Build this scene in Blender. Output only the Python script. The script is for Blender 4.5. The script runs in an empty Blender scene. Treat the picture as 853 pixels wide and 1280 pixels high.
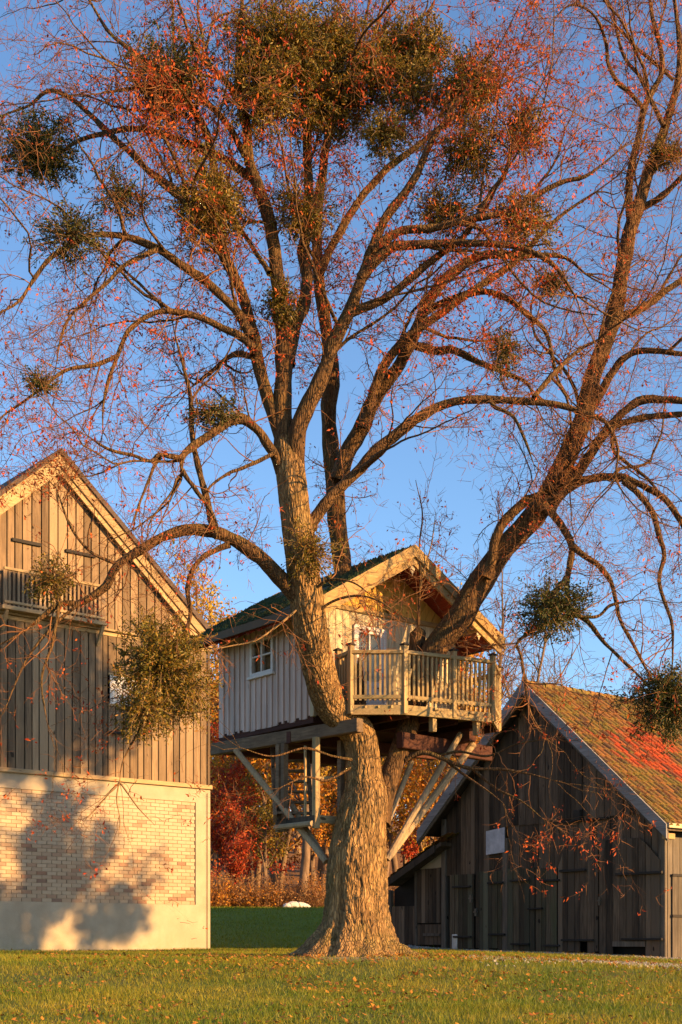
import bpy, math, random
import numpy as np
from mathutils import Vector, Matrix
R = math.radians
random.seed(7); rng = np.random.default_rng(11)
scene = bpy.context.scene
COL = scene.collection

# ------------------------------------------------------------------ camera
F, CX, HY, EYE = 1650.0, 426.5, 1173.0, 0.30      # focal length in photo pixels, centre column, horizon row, eye height over the tree's foot
cam = bpy.data.cameras.new('camera'); cam_o = bpy.data.objects.new('camera', cam); COL.objects.link(cam_o)
cam_o.location = (0, 0, EYE); cam_o.rotation_euler = (R(90), 0, 0)
cam.sensor_fit = 'VERTICAL'; cam.sensor_height = 36; cam.lens = 36*F/1280
cam.shift_y = (HY-640)/1280; cam.clip_end = 2000; cam.clip_start = .05
scene.camera = cam_o
# ------------------------------------------------------------------ light
SUN_AZ, SUN_EL = R(64), R(15)                    # azimuth: right of the direction behind the camera
sdir = Vector((math.sin(SUN_AZ)*math.cos(SUN_EL), -math.cos(SUN_AZ)*math.cos(SUN_EL), math.sin(SUN_EL)))
w = bpy.data.worlds.new('World'); scene.world = w; w.use_nodes = True
nt = w.node_tree; bg = nt.nodes['Background']
sky = nt.nodes.new('ShaderNodeTexSky'); sky.sky_type = 'NISHITA'; sky.sun_disc = False
sky.sun_elevation = SUN_EL; sky.sun_rotation = math.pi-SUN_AZ
sky.air_density = 1.0; sky.dust_density = .4; sky.ozone_density = 3.8
nt.links.new(sky.outputs[0], bg.inputs[0]); bg.inputs[1].default_value = .102
sl = bpy.data.lights.new('sun', 'SUN'); sl.energy = 5.0; sl.angle = R(.6); sl.color = (1, .575, .215)
sun_o = bpy.data.objects.new('sun', sl); COL.objects.link(sun_o)
sun_o.rotation_euler = sdir.to_track_quat('Z', 'Y').to_euler(); sun_o.location = (20, -30, 20)
vs = scene.view_settings; vs.view_transform = 'Standard'; vs.look = 'None'; vs.exposure = 1.48; vs.gamma = 1; vs.use_curve_mapping = False
scene.render.engine = 'CYCLES'
scene.cycles.use_denoising = True; scene.cycles.max_bounces = 6; scene.cycles.diffuse_bounces = 3
scene.cycles.transparent_max_bounces = 8; scene.cycles.sample_clamp_indirect = 4

# ------------------------------------------------------------------ helpers
def P(px, py, d):
    return np.array([(px-CX)/F*d, d, EYE+(HY-py)/F*d])

def link(o, parent=None):
    COL.objects.link(o)
    if parent: o.parent = parent
    return o
def tag(o, label=None, cat=None, group=None, kind=None):
    if label: o['label'] = label
    if cat: o['category'] = cat
    if group: o['group'] = group
    if kind: o['kind'] = kind
    return o
def thing(name, loc, rz, label, cat, group=None):
    o = bpy.data.objects.new(name, None); link(o); o.location = loc; o.rotation_euler = (0, 0, rz)
    o.empty_display_size = .3
    return tag(o, label, cat, group)
def mesh_np(name, V, quads=None, tris=None, mat=None, parent=None, smooth=False, link_it=True):
    me = bpy.data.meshes.new(name)
    V = np.asarray(V, dtype=np.float32).reshape(-1, 3)
    q = np.asarray(quads, dtype=np.int32).reshape(-1, 4) if quads is not None else np.zeros((0, 4), np.int32)
    t = np.asarray(tris, dtype=np.int32).reshape(-1, 3) if tris is not None else np.zeros((0, 3), np.int32)
    me.vertices.add(len(V)); me.vertices.foreach_set('co', V.ravel())
    nl = q.size+t.size; me.loops.add(nl)
    me.loops.foreach_set('vertex_index', np.concatenate([q.ravel(), t.ravel()]))
    me.polygons.add(len(q)+len(t))
    ls = np.concatenate([np.arange(len(q))*4, q.size+np.arange(len(t))*3]).astype(np.int32)
    me.polygons.foreach_set('loop_start', ls)
    if smooth: me.polygons.foreach_set('use_smooth', np.ones(len(ls), dtype=bool))
    me.update(calc_edges=True); me.validate()
    if mat: me.materials.append(mat)
    if not link_it: return me
    return link(bpy.data.objects.new(name, me), parent)

class MB:
    """collects solids, builds one mesh object"""
    def __init__(s): s.v = []; s.f = []
    def add(s, v, f):
        b = len(s.v); s.v += [tuple(map(float, p)) for p in v]; s.f += [tuple(b+i for i in q) for q in f]; return s
    def box(s, x0, x1, y0, y1, z0, z1):
        v = [(x, y, z) for z in (z0, z1) for y in (y0, y1) for x in (x0, x1)]
        return s.add(v, [(0, 2, 3, 1), (4, 5, 7, 6), (0, 1, 5, 4), (2, 6, 7, 3), (0, 4, 6, 2), (1, 3, 7, 5)])
    def prism(s, poly, a0, a1, axis='y'):
        n = len(poly)
        def mk(p, a): return {'y': (p[0], a, p[1]), 'z': (p[0], p[1], a), 'x': (a, p[0], p[1])}[axis]
        v = [mk(p, a0) for p in poly]+[mk(p, a1) for p in poly]
        f = [tuple(range(n)), tuple(range(2*n-1, n-1, -1))]+[(i, i+n, (i+1) % n+n, (i+1) % n) for i in range(n)]
        return s.add(v, f)
    def bar(s, a, b, w, h, up=(0, 0, 1), cham=0.0):
        a, b, up = Vector(a), Vector(b), Vector(up)
        t = (b-a).normalized(); u = t.cross(up)
        if u.length < 1e-4: u = t.cross(Vector((1, 0, 0)))
        u.normalize(); n = u.cross(t)
        if cham:
            c = cham; pr = [(-w/2+c, -h/2), (w/2-c, -h/2), (w/2, -h/2+c), (w/2, h/2-c), (w/2-c, h/2), (-w/2+c, h/2), (-w/2, h/2-c), (-w/2, -h/2+c)]
        else: pr = [(-w/2, -h/2), (w/2, -h/2), (w/2, h/2), (-w/2, h/2)]
        k = len(pr)
        v = [a+u*p+n*q for p, q in pr]+[b+u*p+n*q for p, q in pr]
        return s.add(v, [tuple(range(k-1, -1, -1)), tuple(range(k, 2*k))]+[(i, (i+1) % k, (i+1) % k+k, i+k) for i in range(k)])
    def tube(s, pts, r, k=8):
        pts = [Vector(p) for p in pts]; n = len(pts); rr = r if hasattr(r, '__len__') else [r]*n; b = len(s.v)
        for i, p in enumerate(pts):
            t = (pts[min(i+1, n-1)]-pts[max(i-1, 0)]).normalized()
            u = t.cross(Vector((.31, .17, .93))); u.normalize(); m = t.cross(u)
            for j in range(k):
                a = 2*math.pi*j/k; s.v.append(tuple(p+(u*math.cos(a)+m*math.sin(a))*rr[i]))
        for i in range(n-1):
            for j in range(k):
                s.f.append((b+i*k+j, b+i*k+(j+1) % k, b+(i+1)*k+(j+1) % k, b+(i+1)*k+j))
        s.f.append(tuple(b+j for j in range(k-1, -1, -1))); s.f.append(tuple(b+(n-1)*k+j for j in range(k)))
        return s
    def mesh(s, name, mat):
        me = bpy.data.meshes.new(name); me.from_pydata(s.v, [], s.f); me.update()
        if mat: me.materials.append(mat)
        return me
    def build(s, name, mat, parent=None, bevel=0):
        o = link(bpy.data.objects.new(name, s.mesh(name, mat)), parent)
        if bevel:
            m = o.modifiers.new('bevel', 'BEVEL'); m.width = bevel; m.segments = 1; m.limit_method = 'ANGLE'
        return o

def hash3(i, j, k):
    h = (i*374761393+j*668265263+k*2147483647+i*j*73+k*j*191) & 0xffffffff
    h = ((h ^ (h >> 13))*1274126177) & 0xffffffff
    return ((h ^ (h >> 16)) & 0xffff)/65535.0
def vnoise(p):
    p = np.asarray(p, dtype=np.float64); i = np.floor(p).astype(np.int64); f = p-i; u = f*f*(3-2*f); r = 0
    for dx in (0, 1):
        for dy in (0, 1):
            for dz in (0, 1):
                wgt = (u[..., 0] if dx else 1-u[..., 0])*(u[..., 1] if dy else 1-u[..., 1])*(u[..., 2] if dz else 1-u[..., 2])
                r = r+wgt*hash3(i[..., 0]+dx, i[..., 1]+dy, i[..., 2]+dz)
    return r
def norm(v): return v/np.maximum(np.linalg.norm(v, axis=-1, keepdims=True), 1e-9)
def sstep(a, b, x):
    t = np.clip((x-a)/(b-a), 0, 1); return t*t*(3-2*t)

# ------------------------------------------------------------------ materials
class N:
    def __init__(s, name):
        s.m = bpy.data.materials.new(name); s.m.use_nodes = True; s.t = s.m.node_tree; s.n = s.t.nodes; s.b = s.n['Principled BSDF']
        s.b.inputs['Specular IOR Level'].default_value = .25
    def new(s, typ, **kw):
        x = s.n.new('ShaderNode'+typ)
        for k, v in kw.items():
            if k.startswith('i_'):
                key = k[2:]; x.inputs[int(key) if key.isdigit() else key.replace('_', ' ')].default_value = v
            else: setattr(x, k, v)
        return x
    def L(s, a, b): s.t.links.new(a, b); return s
    def coord(s, scale=(1, 1, 1), kind='Object', loc=None):
        tc = s.new('TexCoord'); mp = s.new('Mapping'); mp.inputs['Scale'].default_value = scale
        s.L(tc.outputs[kind], mp.inputs[0])
        if loc is not None: s.L(loc, mp.inputs['Location'])
        return mp.outputs[0]
    def noise(s, vec, scale=1, detail=4, rough=.6):
        x = s.new('TexNoise'); x.inputs['Scale'].default_value = scale; x.inputs['Detail'].default_value = detail; x.inputs['Roughness'].default_value = rough
        if vec is not None: s.L(vec, x.inputs['Vector'])
        return x.outputs['Fac']
    def ramp(s, fac, stops, interp='LINEAR'):
        x = s.new('ValToRGB'); e = x.color_ramp.elements; x.color_ramp.interpolation = interp
        while len(e) < len(stops): e.new(.5)
        for el, (p, c) in zip(e, stops): el.position = p; el.color = (*c, 1) if len(c) == 3 else c
        s.L(fac, x.inputs[0]); return x.outputs[0]
    def mix(s, fac, a, b, mode='MIX'):
        x = s.new('Mix', data_type='RGBA', blend_type=mode)
        for val, idx in ((fac, 0), (a, 6), (b, 7)):
            if hasattr(val, 'links'): s.L(val, x.inputs[idx])
            else: x.inputs[idx].default_value = (*val, 1) if hasattr(val, '__len__') else val
        return x.outputs[2]
    def math(s, op, a, b=None):
        x = s.new('Math', operation=op)
        for i, v in enumerate((a, b)):
            if v is None: continue
            if hasattr(v, 'links'): s.L(v, x.inputs[i])
            else: x.inputs[i].default_value = v
        return x.outputs[0]
    def bump(s, h, strength=.3, dist=.02):
        x = s.new('Bump'); x.inputs['Strength'].default_value = strength; x.inputs['Distance'].default_value = dist
        s.L(h, x.inputs['Height']); s.L(x.outputs[0], s.b.inputs['Normal'])
    def done(s, col, rough=.85):
        if hasattr(col, 'links'): s.L(col, s.b.inputs['Base Color'])
        else: s.b.inputs['Base Color'].default_value = (*col, 1)
        s.b.inputs['Roughness'].default_value = rough
        return s.m

def hsv(n, col, fac_socket, lo, hi):
    """value jitter by a random socket"""
    mr = n.new('MapRange'); n.L(fac_socket, mr.inputs[0]); mr.inputs[3].default_value = lo; mr.inputs[4].default_value = hi
    h = n.new('HueSaturation'); n.L(mr.outputs[0], h.inputs['Value']); n.L(col, h.inputs['Color']); return h.outputs[0]

def wood(name, c_lo, c_hi, axis='z', var=(.72, 1.2), stain=None, stain_amt=.5, rough=.85, tint=None, grain=1.0):
    n = N(name); oi = n.new('ObjectInfo')
    off = n.new('VectorMath', operation='SCALE'); off.inputs[0].default_value = (37, 19, 53); n.L(oi.outputs['Random'], off.inputs['Scale'])
    s = {'z': (38, 38, 1.6), 'x': (1.6, 38, 38), 'y': (38, 1.6, 38)}[axis]
    s = tuple(q*grain for q in s)
    v = n.coord(s, loc=off.outputs[0]); g = n.noise(v, 1, 5, .65)
    big = n.noise(n.coord((2.2, 2.2, .8) if axis == 'z' else (.9, .9, 2.2), loc=off.outputs[0]), 1, 3, .6)
    col = n.ramp(g, [(.28, c_lo), (.72, c_hi)])
    col = n.mix(n.ramp(big, [(.35, (0, 0, 0)), (.7, (1, 1, 1))]), col, n.mix(.55, col, c_lo), 'MIX')
    if stain: # weathering streaks and algae with a shape of their own
        st = n.noise(n.coord((3.5, 3.5, .55) if axis == 'z' else (.55, 3.5, 3.5)), 1, 5, .7)
        f = n.math('MULTIPLY', n.ramp(st, [(.46, (0, 0, 0)), (.66, (1, 1, 1))]), stain_amt); col = n.mix(f, col, stain)
    if tint: # some boards differ in hue
        f2 = n.math('MULTIPLY', n.ramp(n.math('FRACT', n.math('MULTIPLY', oi.outputs['Random'], 7.31)), [(.55, (0, 0, 0)), (1, (1, 1, 1))]), .75)
        col = n.mix(f2, col, tint)
    kn = n.noise(n.coord((9, 9, 4) if axis == 'z' else (4, 9, 9), loc=off.outputs[0]), 1, 1, .3)
    col = n.mix(n.ramp(kn, [(.76, (0, 0, 0)), (.80, (1, 1, 1))]), col, tuple(q*.35 for q in c_lo))
    col = hsv(n, col, oi.outputs['Random'], *var)
    n.bump(g, .55, .006)
    return n.done(col, rough)

M = {}
M['barn_wood'] = wood('weathered_larch_boards', (.125, .082, .048), (.36, .25, .145), var=(.62, 1.2), stain=(.085, .06, .04), stain_amt=.6, tint=(.33, .235, .14))
M['barn_trim'] = wood('barn_trim_wood', (.28, .19, .10), (.50, .36, .19), 'x', var=(.85, 1.1), stain=(.16, .11, .065))
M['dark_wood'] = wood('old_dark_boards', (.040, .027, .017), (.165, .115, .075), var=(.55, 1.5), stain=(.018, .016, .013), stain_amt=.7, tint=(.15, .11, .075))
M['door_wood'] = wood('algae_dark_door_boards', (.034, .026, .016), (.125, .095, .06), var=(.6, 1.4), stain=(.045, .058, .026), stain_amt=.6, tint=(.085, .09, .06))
M['strap_wood'] = wood('dark_ledge_wood', (.018, .015, .013), (.05, .042, .035), 'x')
M['grey_barge'] = wood('grey_verge_board', (.15, .14, .14), (.33, .315, .31), 'x', var=(.9, 1.1), stain=(.08, .07, .07))
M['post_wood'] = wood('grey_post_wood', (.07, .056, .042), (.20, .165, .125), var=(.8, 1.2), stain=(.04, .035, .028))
M['tree_white'] = wood('faded_white_boards', (.47, .345, .295), (.75, .59, .515), var=(.88, 1.1), stain=(.22, .19, .18), stain_amt=.35)
M['tree_cream'] = wood('cream_gable_boards', (.40, .32, .20), (.66, .56, .38), var=(.9, 1.08), stain=(.28, .22, .13), stain_amt=.3)
M['tree_yellow'] = wood('yellow_glazed_boards', (.46, .25, .05), (.68, .42, .10), var=(.85, 1.1))
M['rail_wood'] = wood('railing_wood', (.22, .15, .07), (.47, .345, .18), var=(.8, 1.12), stain=(.17, .15, .08), stain_amt=.5)
M['rail_wood_x'] = wood('railing_wood_long', (.22, .15, .07), (.47, .345, .18), 'x', var=(.8, 1.12), stain=(.17, .15, .07), stain_amt=.6)
M['barge_wood'] = wood('treehouse_barge_wood', (.27, .165, .065), (.50, .345, .15), 'x', var=(.8, 1.1), stain=(.2, .15, .10), stain_amt=.5)
M['beam_wood'] = wood('platform_beam_wood', (.12, .075, .045), (.30, .21, .13), 'y', var=(.8, 1.15), stain=(.07, .05, .035))
M['red_wood'] = wood('red_oxide_boards', (.16, .028, .018), (.30, .055, .03), 'y', var=(.85, 1.1))
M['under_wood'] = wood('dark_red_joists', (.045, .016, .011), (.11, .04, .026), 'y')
M['pole_wood'] = wood('peeled_pole_wood', (.24, .17, .10), (.46, .34, .20), var=(.85, 1.1))

def mat_plaster():
    n = N('cream_lime_plaster'); v = n.coord((1, 1, 1)); a = n.noise(v, 1.3, 5, .65); b = n.noise(v, 55, 4, .7)
    col = n.ramp(a, [(.3, (.31, .25, .175)), (.7, (.42, .355, .26))])
    st = n.noise(n.coord((2.5, 2.5, .35)), 1, 4, .7)
    col = n.mix(n.math('MULTIPLY', n.ramp(st, [(.5, (0, 0, 0)), (.75, (1, 1, 1))]), .35), col, (.32, .25, .17))
    sep = n.new('SeparateXYZ'); n.L(n.coord((1, 1, 1)), sep.inputs[0])
    d = n.new('MapRange'); n.L(sep.outputs[2], d.inputs[0]); d.inputs[1].default_value = .0; d.inputs[2].default_value = .55; d.inputs[3].default_value = 1; d.inputs[4].default_value = 0
    f = n.math('MULTIPLY', n.math('MULTIPLY', d.outputs[0], n.ramp(n.noise(v, 5, 4), [(.4, (0, 0, 0)), (.7, (1, 1, 1))])), .6)
    col = n.mix(f, col, (.26, .23, .13))           # splash dirt at the foot
    n.bump(b, .5, .008); return n.done(col, .9)
M['plaster'] = mat_plaster()
def mat_brick():
    n = N('pale_washed_brick'); oi = n.new('ObjectInfo'); geo = n.new('NewGeometry')
    rnd = n.math('FRACT', n.math('ADD', oi.outputs['Random'], geo.outputs['Random Per Island']))
    col = n.ramp(rnd, [(0, (.42, .325, .225)), (.4, (.39, .295, .20)), (.72, (.36, .26, .175)), (.88, (.32, .205, .135)), (.96, (.28, .16, .105)), (1, (.18, .13, .10))])
    sep = n.new('SeparateXYZ'); n.L(n.coord(), sep.inputs[0])
    d = n.new('MapRange'); n.L(sep.outputs[2], d.inputs[0]); d.inputs[1].default_value = 1.3; d.inputs[2].default_value = 2.3
    wash = n.math('MULTIPLY', n.ramp(n.noise(n.coord(), 1.1, 5), [(.38, (.2,)*3), (.62, (1,)*3)]), d.outputs[0])
    col = n.mix(n.math('MULTIPLY', wash, .8), col, (.42, .345, .25))
    b = n.noise(n.coord(), 60, 4); n.bump(b, .5, .006); return n.done(col, .92)
M['brick'] = mat_brick()
def mat_simple(name, c1, c2, scale=8, rough=.85, bump=.2, dist=.01, det=5):
    n = N(name); f = n.noise(n.coord(), scale, det); n.bump(f, bump, dist)
    return n.done(n.ramp(f, [(.3, c1), (.7, c2)]), rough)
M['mortar'] = mat_simple('mortar', (.28, .215, .145), (.36, .285, .20), 18)
M['dark_inside'] = mat_simple('dark_interior', (.012, .01, .009), (.02, .017, .014), 4)
M['iron'] = mat_simple('rusty_iron', (.02, .017, .015), (.06, .04, .028), 20, .6)
M['white_sheet'] = mat_simple('faded_white_board', (.62, .58, .52), (.74, .70, .63), 4, .7)
M['zinc'] = mat_simple('grey_zinc_sheet', (.32, .33, .37), (.50, .52, .57), 6, .5)
M['gutter'] = mat_simple('bleached_eave_board', (.40, .31, .19), (.55, .44, .28), 10)
M['white_frame'] = mat_simple('white_window_paint', (.55, .50, .47), (.68, .63, .60), 14, .6)
M['burlap'] = mat_simple('brown_curtain', (.16, .09, .045), (.28, .17, .085), 6)
M['stone'] = mat_simple('pale_limestone', (.42, .39, .34), (.66, .63, .57), 5, .9, .5)
def mat_glass():
    n = N('window_glass'); n.b.inputs['Roughness'].default_value = .04; n.b.inputs['Specular IOR Level'].default_value = .6
    n.b.inputs['Transmission Weight'].default_value = 1; n.b.inputs['IOR'].default_value = 1.02
    return n.done((.85, .85, .8), .04)
M['glass'] = mat_glass()
def mat_tile():
    n = N('clay_roof_tiles'); oi = n.new('ObjectInfo'); geo = n.new('NewGeometry')
    rnd = n.math('FRACT', n.math('ADD', oi.outputs['Random'], geo.outputs['Random Per Island']))
    old = n.ramp(rnd, [(0, (.16, .065, .025)), (.45, (.25, .11, .035)), (.75, (.11, .055, .03)), (1, (.045, .03, .02))])
    red = n.ramp(rnd, [(0, (.30, .045, .016)), (.6, (.40, .07, .02)), (1, (.20, .045, .02))])
    pos = geo.outputs['Position']
    dm = n.new('VectorMath', operation='DISTANCE'); n.L(pos, dm.inputs[0]); dm.inputs[1].default_value = RED_AT
    nw = n.new('TexNoise'); nw.inputs['Scale'].default_value = .9; n.L(pos, nw.inputs['Vector'])
    wob = n.math('ADD', n.math('ADD', dm.outputs['Value'], n.math('MULTIPLY', nw.outputs[0], 2.2)), n.math('MULTIPLY', rnd, 1.1))
    mr = n.new('MapRange'); n.L(wob, mr.inputs[0]); mr.inputs[1].default_value = 2.6; mr.inputs[2].default_value = 3.2; mr.inputs[3].default_value = 1; mr.inputs[4].default_value = 0
    col = n.mix(mr.outputs[0], old, red)
    ns = n.new('TexNoise'); ns.inputs['Scale'].default_value = 1.5; ns.inputs['Detail'].default_value = 6; ns.inputs['Roughness'].default_value = .75; n.L(pos, ns.inputs['Vector'])
    ns2 = n.new('TexNoise'); ns2.inputs['Scale'].default_value = 22; ns2.inputs['Detail'].default_value = 3; n.L(pos, ns2.inputs['Vector'])
    mo = n.math('ADD', n.math('MULTIPLY', ns.outputs[0], .75), n.math('MULTIPLY', ns2.outputs[0], .35))
    mo = n.math('SUBTRACT', mo, n.math('MULTIPLY', mr.outputs[0], .35))
    moss = n.ramp(mo, [(.50, (0, 0, 0)), (.60, (1, 1, 1))])
    mc = n.ramp(ns2.outputs[0], [(.3, (.085, .075, .015)), (.7, (.20, .155, .03))])
    col = n.mix(n.math('MULTIPLY', moss, .85), col, mc)
    n.bump(ns2.outputs[0], .6, .02); return n.done(col, .9)
RED_AT = (7.4, 33.0, 4.1)
M['tile'] = mat_tile()
def mat_moss(name, a, b, c):
    n = N(name); geo = n.new('NewGeometry'); ns = n.noise(n.coord(), 3, 4)
    col = n.mix(n.ramp(ns, [(.35, (0, 0, 0)), (.65, (1, 1, 1))]), n.ramp(geo.outputs['Random Per Island'], [(0, a), (1, b)]), c)
    return n.done(col, .95)
M['moss'] = mat_moss('roof_moss', (.035, .06, .012), (.07, .10, .02), (.035, .045, .016))
M['old_roof'] = mat_simple('dark_mossy_roof', (.03, .032, .016), (.075, .075, .035), 5, .95, .6, .02)
M['dark_tile'] = mat_simple('dark_roof_tiles', (.05, .035, .03), (.11, .08, .065), 7)

def mat_bark(name, lo, hi, moss, scale, moss_amt=.6, bump=.8, cracks=0):
    n = N(name); tc = n.coord((scale, scale, scale*.22), 'Object')
    wv = n.noise(tc, 1, 6, .7); fine = n.noise(n.coord((scale*3, scale*3, scale*.9)), 1, 4, .7)
    h = n.math('ADD', wv, n.math('MULTIPLY', fine, .35))
    col = n.ramp(h, [(.45, lo), (.85, hi)])
    geo = n.new('NewGeometry'); sep = n.new('SeparateXYZ'); n.L(geo.outputs['Normal'], sep.inputs[0])
    up = n.new('MapRange'); n.L(sep.outputs[2], up.inputs[0]); up.inputs[1].default_value = -.2; up.inputs[2].default_value = .7
    wst = n.new('MapRange'); n.L(sep.outputs[0], wst.inputs[0]); wst.inputs[1].default_value = .3; wst.inputs[2].default_value = -.9
    mfac = n.math('MAXIMUM', up.outputs[0], n.math('MULTIPLY', wst.outputs[0], .5))   # moss sits on the upper and weather side
    mo = n.math('MULTIPLY', n.math('MULTIPLY', mfac, n.ramp(n.noise(n.coord(), 1.7, 5, .7), [(.45, (0, 0, 0)), (.62, (1, 1, 1))])), moss_amt)
    col = n.mix(mo, col, moss)
    big_ = n.noise(n.coord((1, 1, .6)), 1.6, 4, .65); col = n.mix(n.math('MULTIPLY', n.ramp(big_, [(.42, (0, 0, 0)), (.68, (1, 1, 1))]), .55), col, tuple(q*.8+.3*p for q, p in zip(lo, hi)))   # old scars and stained patches
    li = n.noise(n.coord(), 9, 5, .7); col = n.mix(n.math('MULTIPLY', n.ramp(li, [(.58, (0, 0, 0)), (.72, (1, 1, 1))]), .4), col, tuple(min(1, q*1.5) for q in hi))
    if cracks:
        dist = n.new('VectorMath', operation='ADD'); nz = n.new('TexNoise'); nz.inputs['Scale'].default_value = 5; n.L(n.coord(), nz.inputs['Vector'])
        sc_ = n.new('VectorMath', operation='SCALE'); n.L(nz.outputs['Color'], sc_.inputs[0]); sc_.inputs['Scale'].default_value = 1.3
        n.L(n.coord((cracks, cracks, cracks*.17)), dist.inputs[0]); n.L(sc_.outputs[0], dist.inputs[1])
        vo = n.new('TexVoronoi', feature='DISTANCE_TO_EDGE'); vo.inputs['Scale'].default_value = 1; n.L(dist.outputs[0], vo.inputs['Vector'])
        ed = n.new('MapRange'); n.L(vo.outputs['Distance'], ed.inputs[0]); ed.inputs[1].default_value = .0; ed.inputs[2].default_value = .22
        col = n.mix(ed.outputs[0], n.mix(.45, col, tuple(q*.5 for q in lo)), col); h = n.math('ADD', h, n.math('MULTIPLY', ed.outputs[0], .9))
    n.bump(h, bump, .03); return n.done(col, .95)
M['trunk_bark'] = mat_bark('linden_trunk_bark', (.07, .036, .014), (.52, .31, .125), (.085, .10, .018), 9, .75, .9, cracks=24)
M['limb_bark'] = mat_bark('linden_limb_bark', (.04, .021, .010), (.225, .122, .05), (.10, .10, .018), 12, .65, .8, cracks=28)
M['twig'] = mat_simple('twig_bark', (.12, .05, .021), (.28, .125, .046), 6, .8)
M['shoot'] = mat_simple('golden_shoot_bark', (.17, .10, .045), (.30, .19, .08), 6, .8)
def mat_leaf(name, stops, trans=.35, rough=.6):
    n = N(name); geo = n.new('NewGeometry'); col = n.ramp(geo.outputs['Random Per Island'], stops)
    n.done(col, rough)
    tr = n.new('BsdfTranslucent'); n.L(col, tr.inputs[0]); mx = n.new('MixShader'); mx.inputs[0].default_value = trans
    n.L(n.b.outputs[0], mx.inputs[1]); n.L(tr.outputs[0], mx.inputs[2]); n.L(mx.outputs[0], n.n['Material Output'].inputs[0])
    return n.m
M['red_leaf'] = mat_leaf('linden_autumn_leaves', [(0, (.28, .028, .012)), (.3, (.40, .055, .012)), (.6, (.50, .11, .013)), (.85, (.38, .075, .022)), (1, (.2, .045, .02))], .3)
M['mistletoe'] = mat_leaf('mistletoe_leaves', [(0, (.07, .065, .010)), (.4, (.14, .115, .016)), (.75, (.23, .155, .02)), (1, (.27, .12, .018))], .25, .45)
M['mistle_dark'] = mat_leaf('mistletoe_leaves_dark', [(0, (.03, .042, .012)), (.5, (.06, .07, .016)), (1, (.11, .10, .022))], .2, .45)
def mat_grass():
    n = N('grass_blades'); geo = n.new('NewGeometry'); r = geo.outputs['Random Per Island']
    green = n.ramp(r, [(0, (.07, .13, .008)), (.5, (.12, .175, .010)), (1, (.23, .21, .02))]); dry = n.ramp(r, [(0, (.17, .18, .010)), (.5, (.28, .24, .016)), (1, (.40, .28, .035))])
    a = n.noise(n.coord((.55, .9, 1)), 1, 4, .65); b = n.noise(n.coord((2.3, 2.3, 1)), 1, 3, .6)
    f = n.ramp(n.math('ADD', n.math('MULTIPLY', a, .7), n.math('MULTIPLY', b, .3)), [(.42, (0, 0, 0)), (.60, (1, 1, 1))]); col = n.mix(f, green, dry); n.done(col, .5)
    tr = n.new('BsdfTranslucent'); n.L(col, tr.inputs[0]); mx = n.new('MixShader'); mx.inputs[0].default_value = .35
    n.L(n.b.outputs[0], mx.inputs[1]); n.L(tr.outputs[0], mx.inputs[2]); n.L(mx.outputs[0], n.n['Material Output'].inputs[0]); return n.m
M['grass'] = mat_grass()
_ = ('grass_blades', [(0, (.09, .14, .012)), (.4, (.15, .19, .016)), (.75, (.24, .22, .022)), (1, (.34, .25, .05))], .35, .5)
M['bank_grass'] = mat_leaf('fresh_bank_grass', [(0, (.13, .17, .008)), (.6, (.20, .235, .010)), (1, (.30, .28, .025))], .35, .5)
M['fallen'] = mat_leaf('fallen_leaves', [(0, (.34, .12, .02)), (.4, (.48, .22, .03)), (.75, (.30, .10, .025)), (1, (.18, .08, .03))], .15)
M['orange_leaf'] = mat_leaf('orange_forest_leaves', [(0, (.36, .11, .012)), (.5, (.52, .20, .018)), (1, (.56, .30, .03))], .35)
M['red_forest'] = mat_leaf('red_forest_leaves', [(0, (.28, .025, .012)), (.5, (.42, .05, .015)), (1, (.46, .12, .02))], .35)
M['yellow_leaf'] = mat_leaf('yellow_forest_leaves', [(0, (.34, .22, .02)), (.5, (.50, .33, .03)), (1, (.54, .26, .03))], .35)
M['olive_leaf'] = mat_leaf('olive_forest_leaves', [(0, (.07, .07, .012)), (.5, (.17, .14, .018)), (1, (.30, .19, .02))], .3)
M['brown_twig'] = mat_leaf('brown_brush', [(0, (.16, .08, .03)), (.5, (.24, .13, .05)), (1, (.30, .17, .07))], .2)
M['forest_bark'] = mat_bark('forest_bark', (.07, .045, .03), (.24, .16, .10), (.10, .10, .03), 5, .3, .5)
M['gravel'] = mat_leaf('gravel_stones', [(0, (.22, .20, .17)), (.5, (.36, .33, .29)), (1, (.48, .44, .39))], .0)

# ------------------------------------------------------------------ ground
def gz(x, y):
    x = np.asarray(x, float); y = np.asarray(y, float)
    near = np.where(y < 20, -.062*(20-y)*sstep(20, 15.5, y), 0)
    near = np.maximum(near, -1.35)
    right = -.19*sstep(.8, 8, x)*sstep(40, 26, y)
    bank = 1.45*sstep(34.5, 50, y)+np.maximum(0, y-52)*.012+9*sstep(58, 125, y)
    bump = .012*(vnoise(np.stack([x*1.3, y*1.3, x*0+3.1], -1))-.5)+.03*(vnoise(np.stack([x*.35, y*.35, x*0+9.1], -1))-.5)
    mound = .05*np.exp(-((x-.2)**2+(y-20)**2)/1.6)
    return near+right+bank+bump+mound
def gz1(x, y): return float(gz(np.array([x]), np.array([y]))[0])
def axis_pts(lo, hi, fine0, fine1, step):
    a = list(np.arange(fine0, fine1, step)); g = step; v = fine0
    while v > lo: g *= 1.35; v -= g; a.insert(0, v)
    g = step; v = a[-1]
    while v < hi: g *= 1.35; v += g; a.append(v)
    return np.array(a)
gx = axis_pts(-900, 900, -16, 16, .22); gy = axis_pts(-60, 1500, 6, 60, .25)
GX, GY = np.meshgrid(gx, gy); GZ = gz(GX, GY)
nx, ny = len(gx), len(gy); idx = np.arange(nx*ny).reshape(ny, nx)
Q = np.stack([idx[:-1, :-1], idx[:-1, 1:], idx[1:, 1:], idx[1:, :-1]], -1).reshape(-1, 4)
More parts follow.
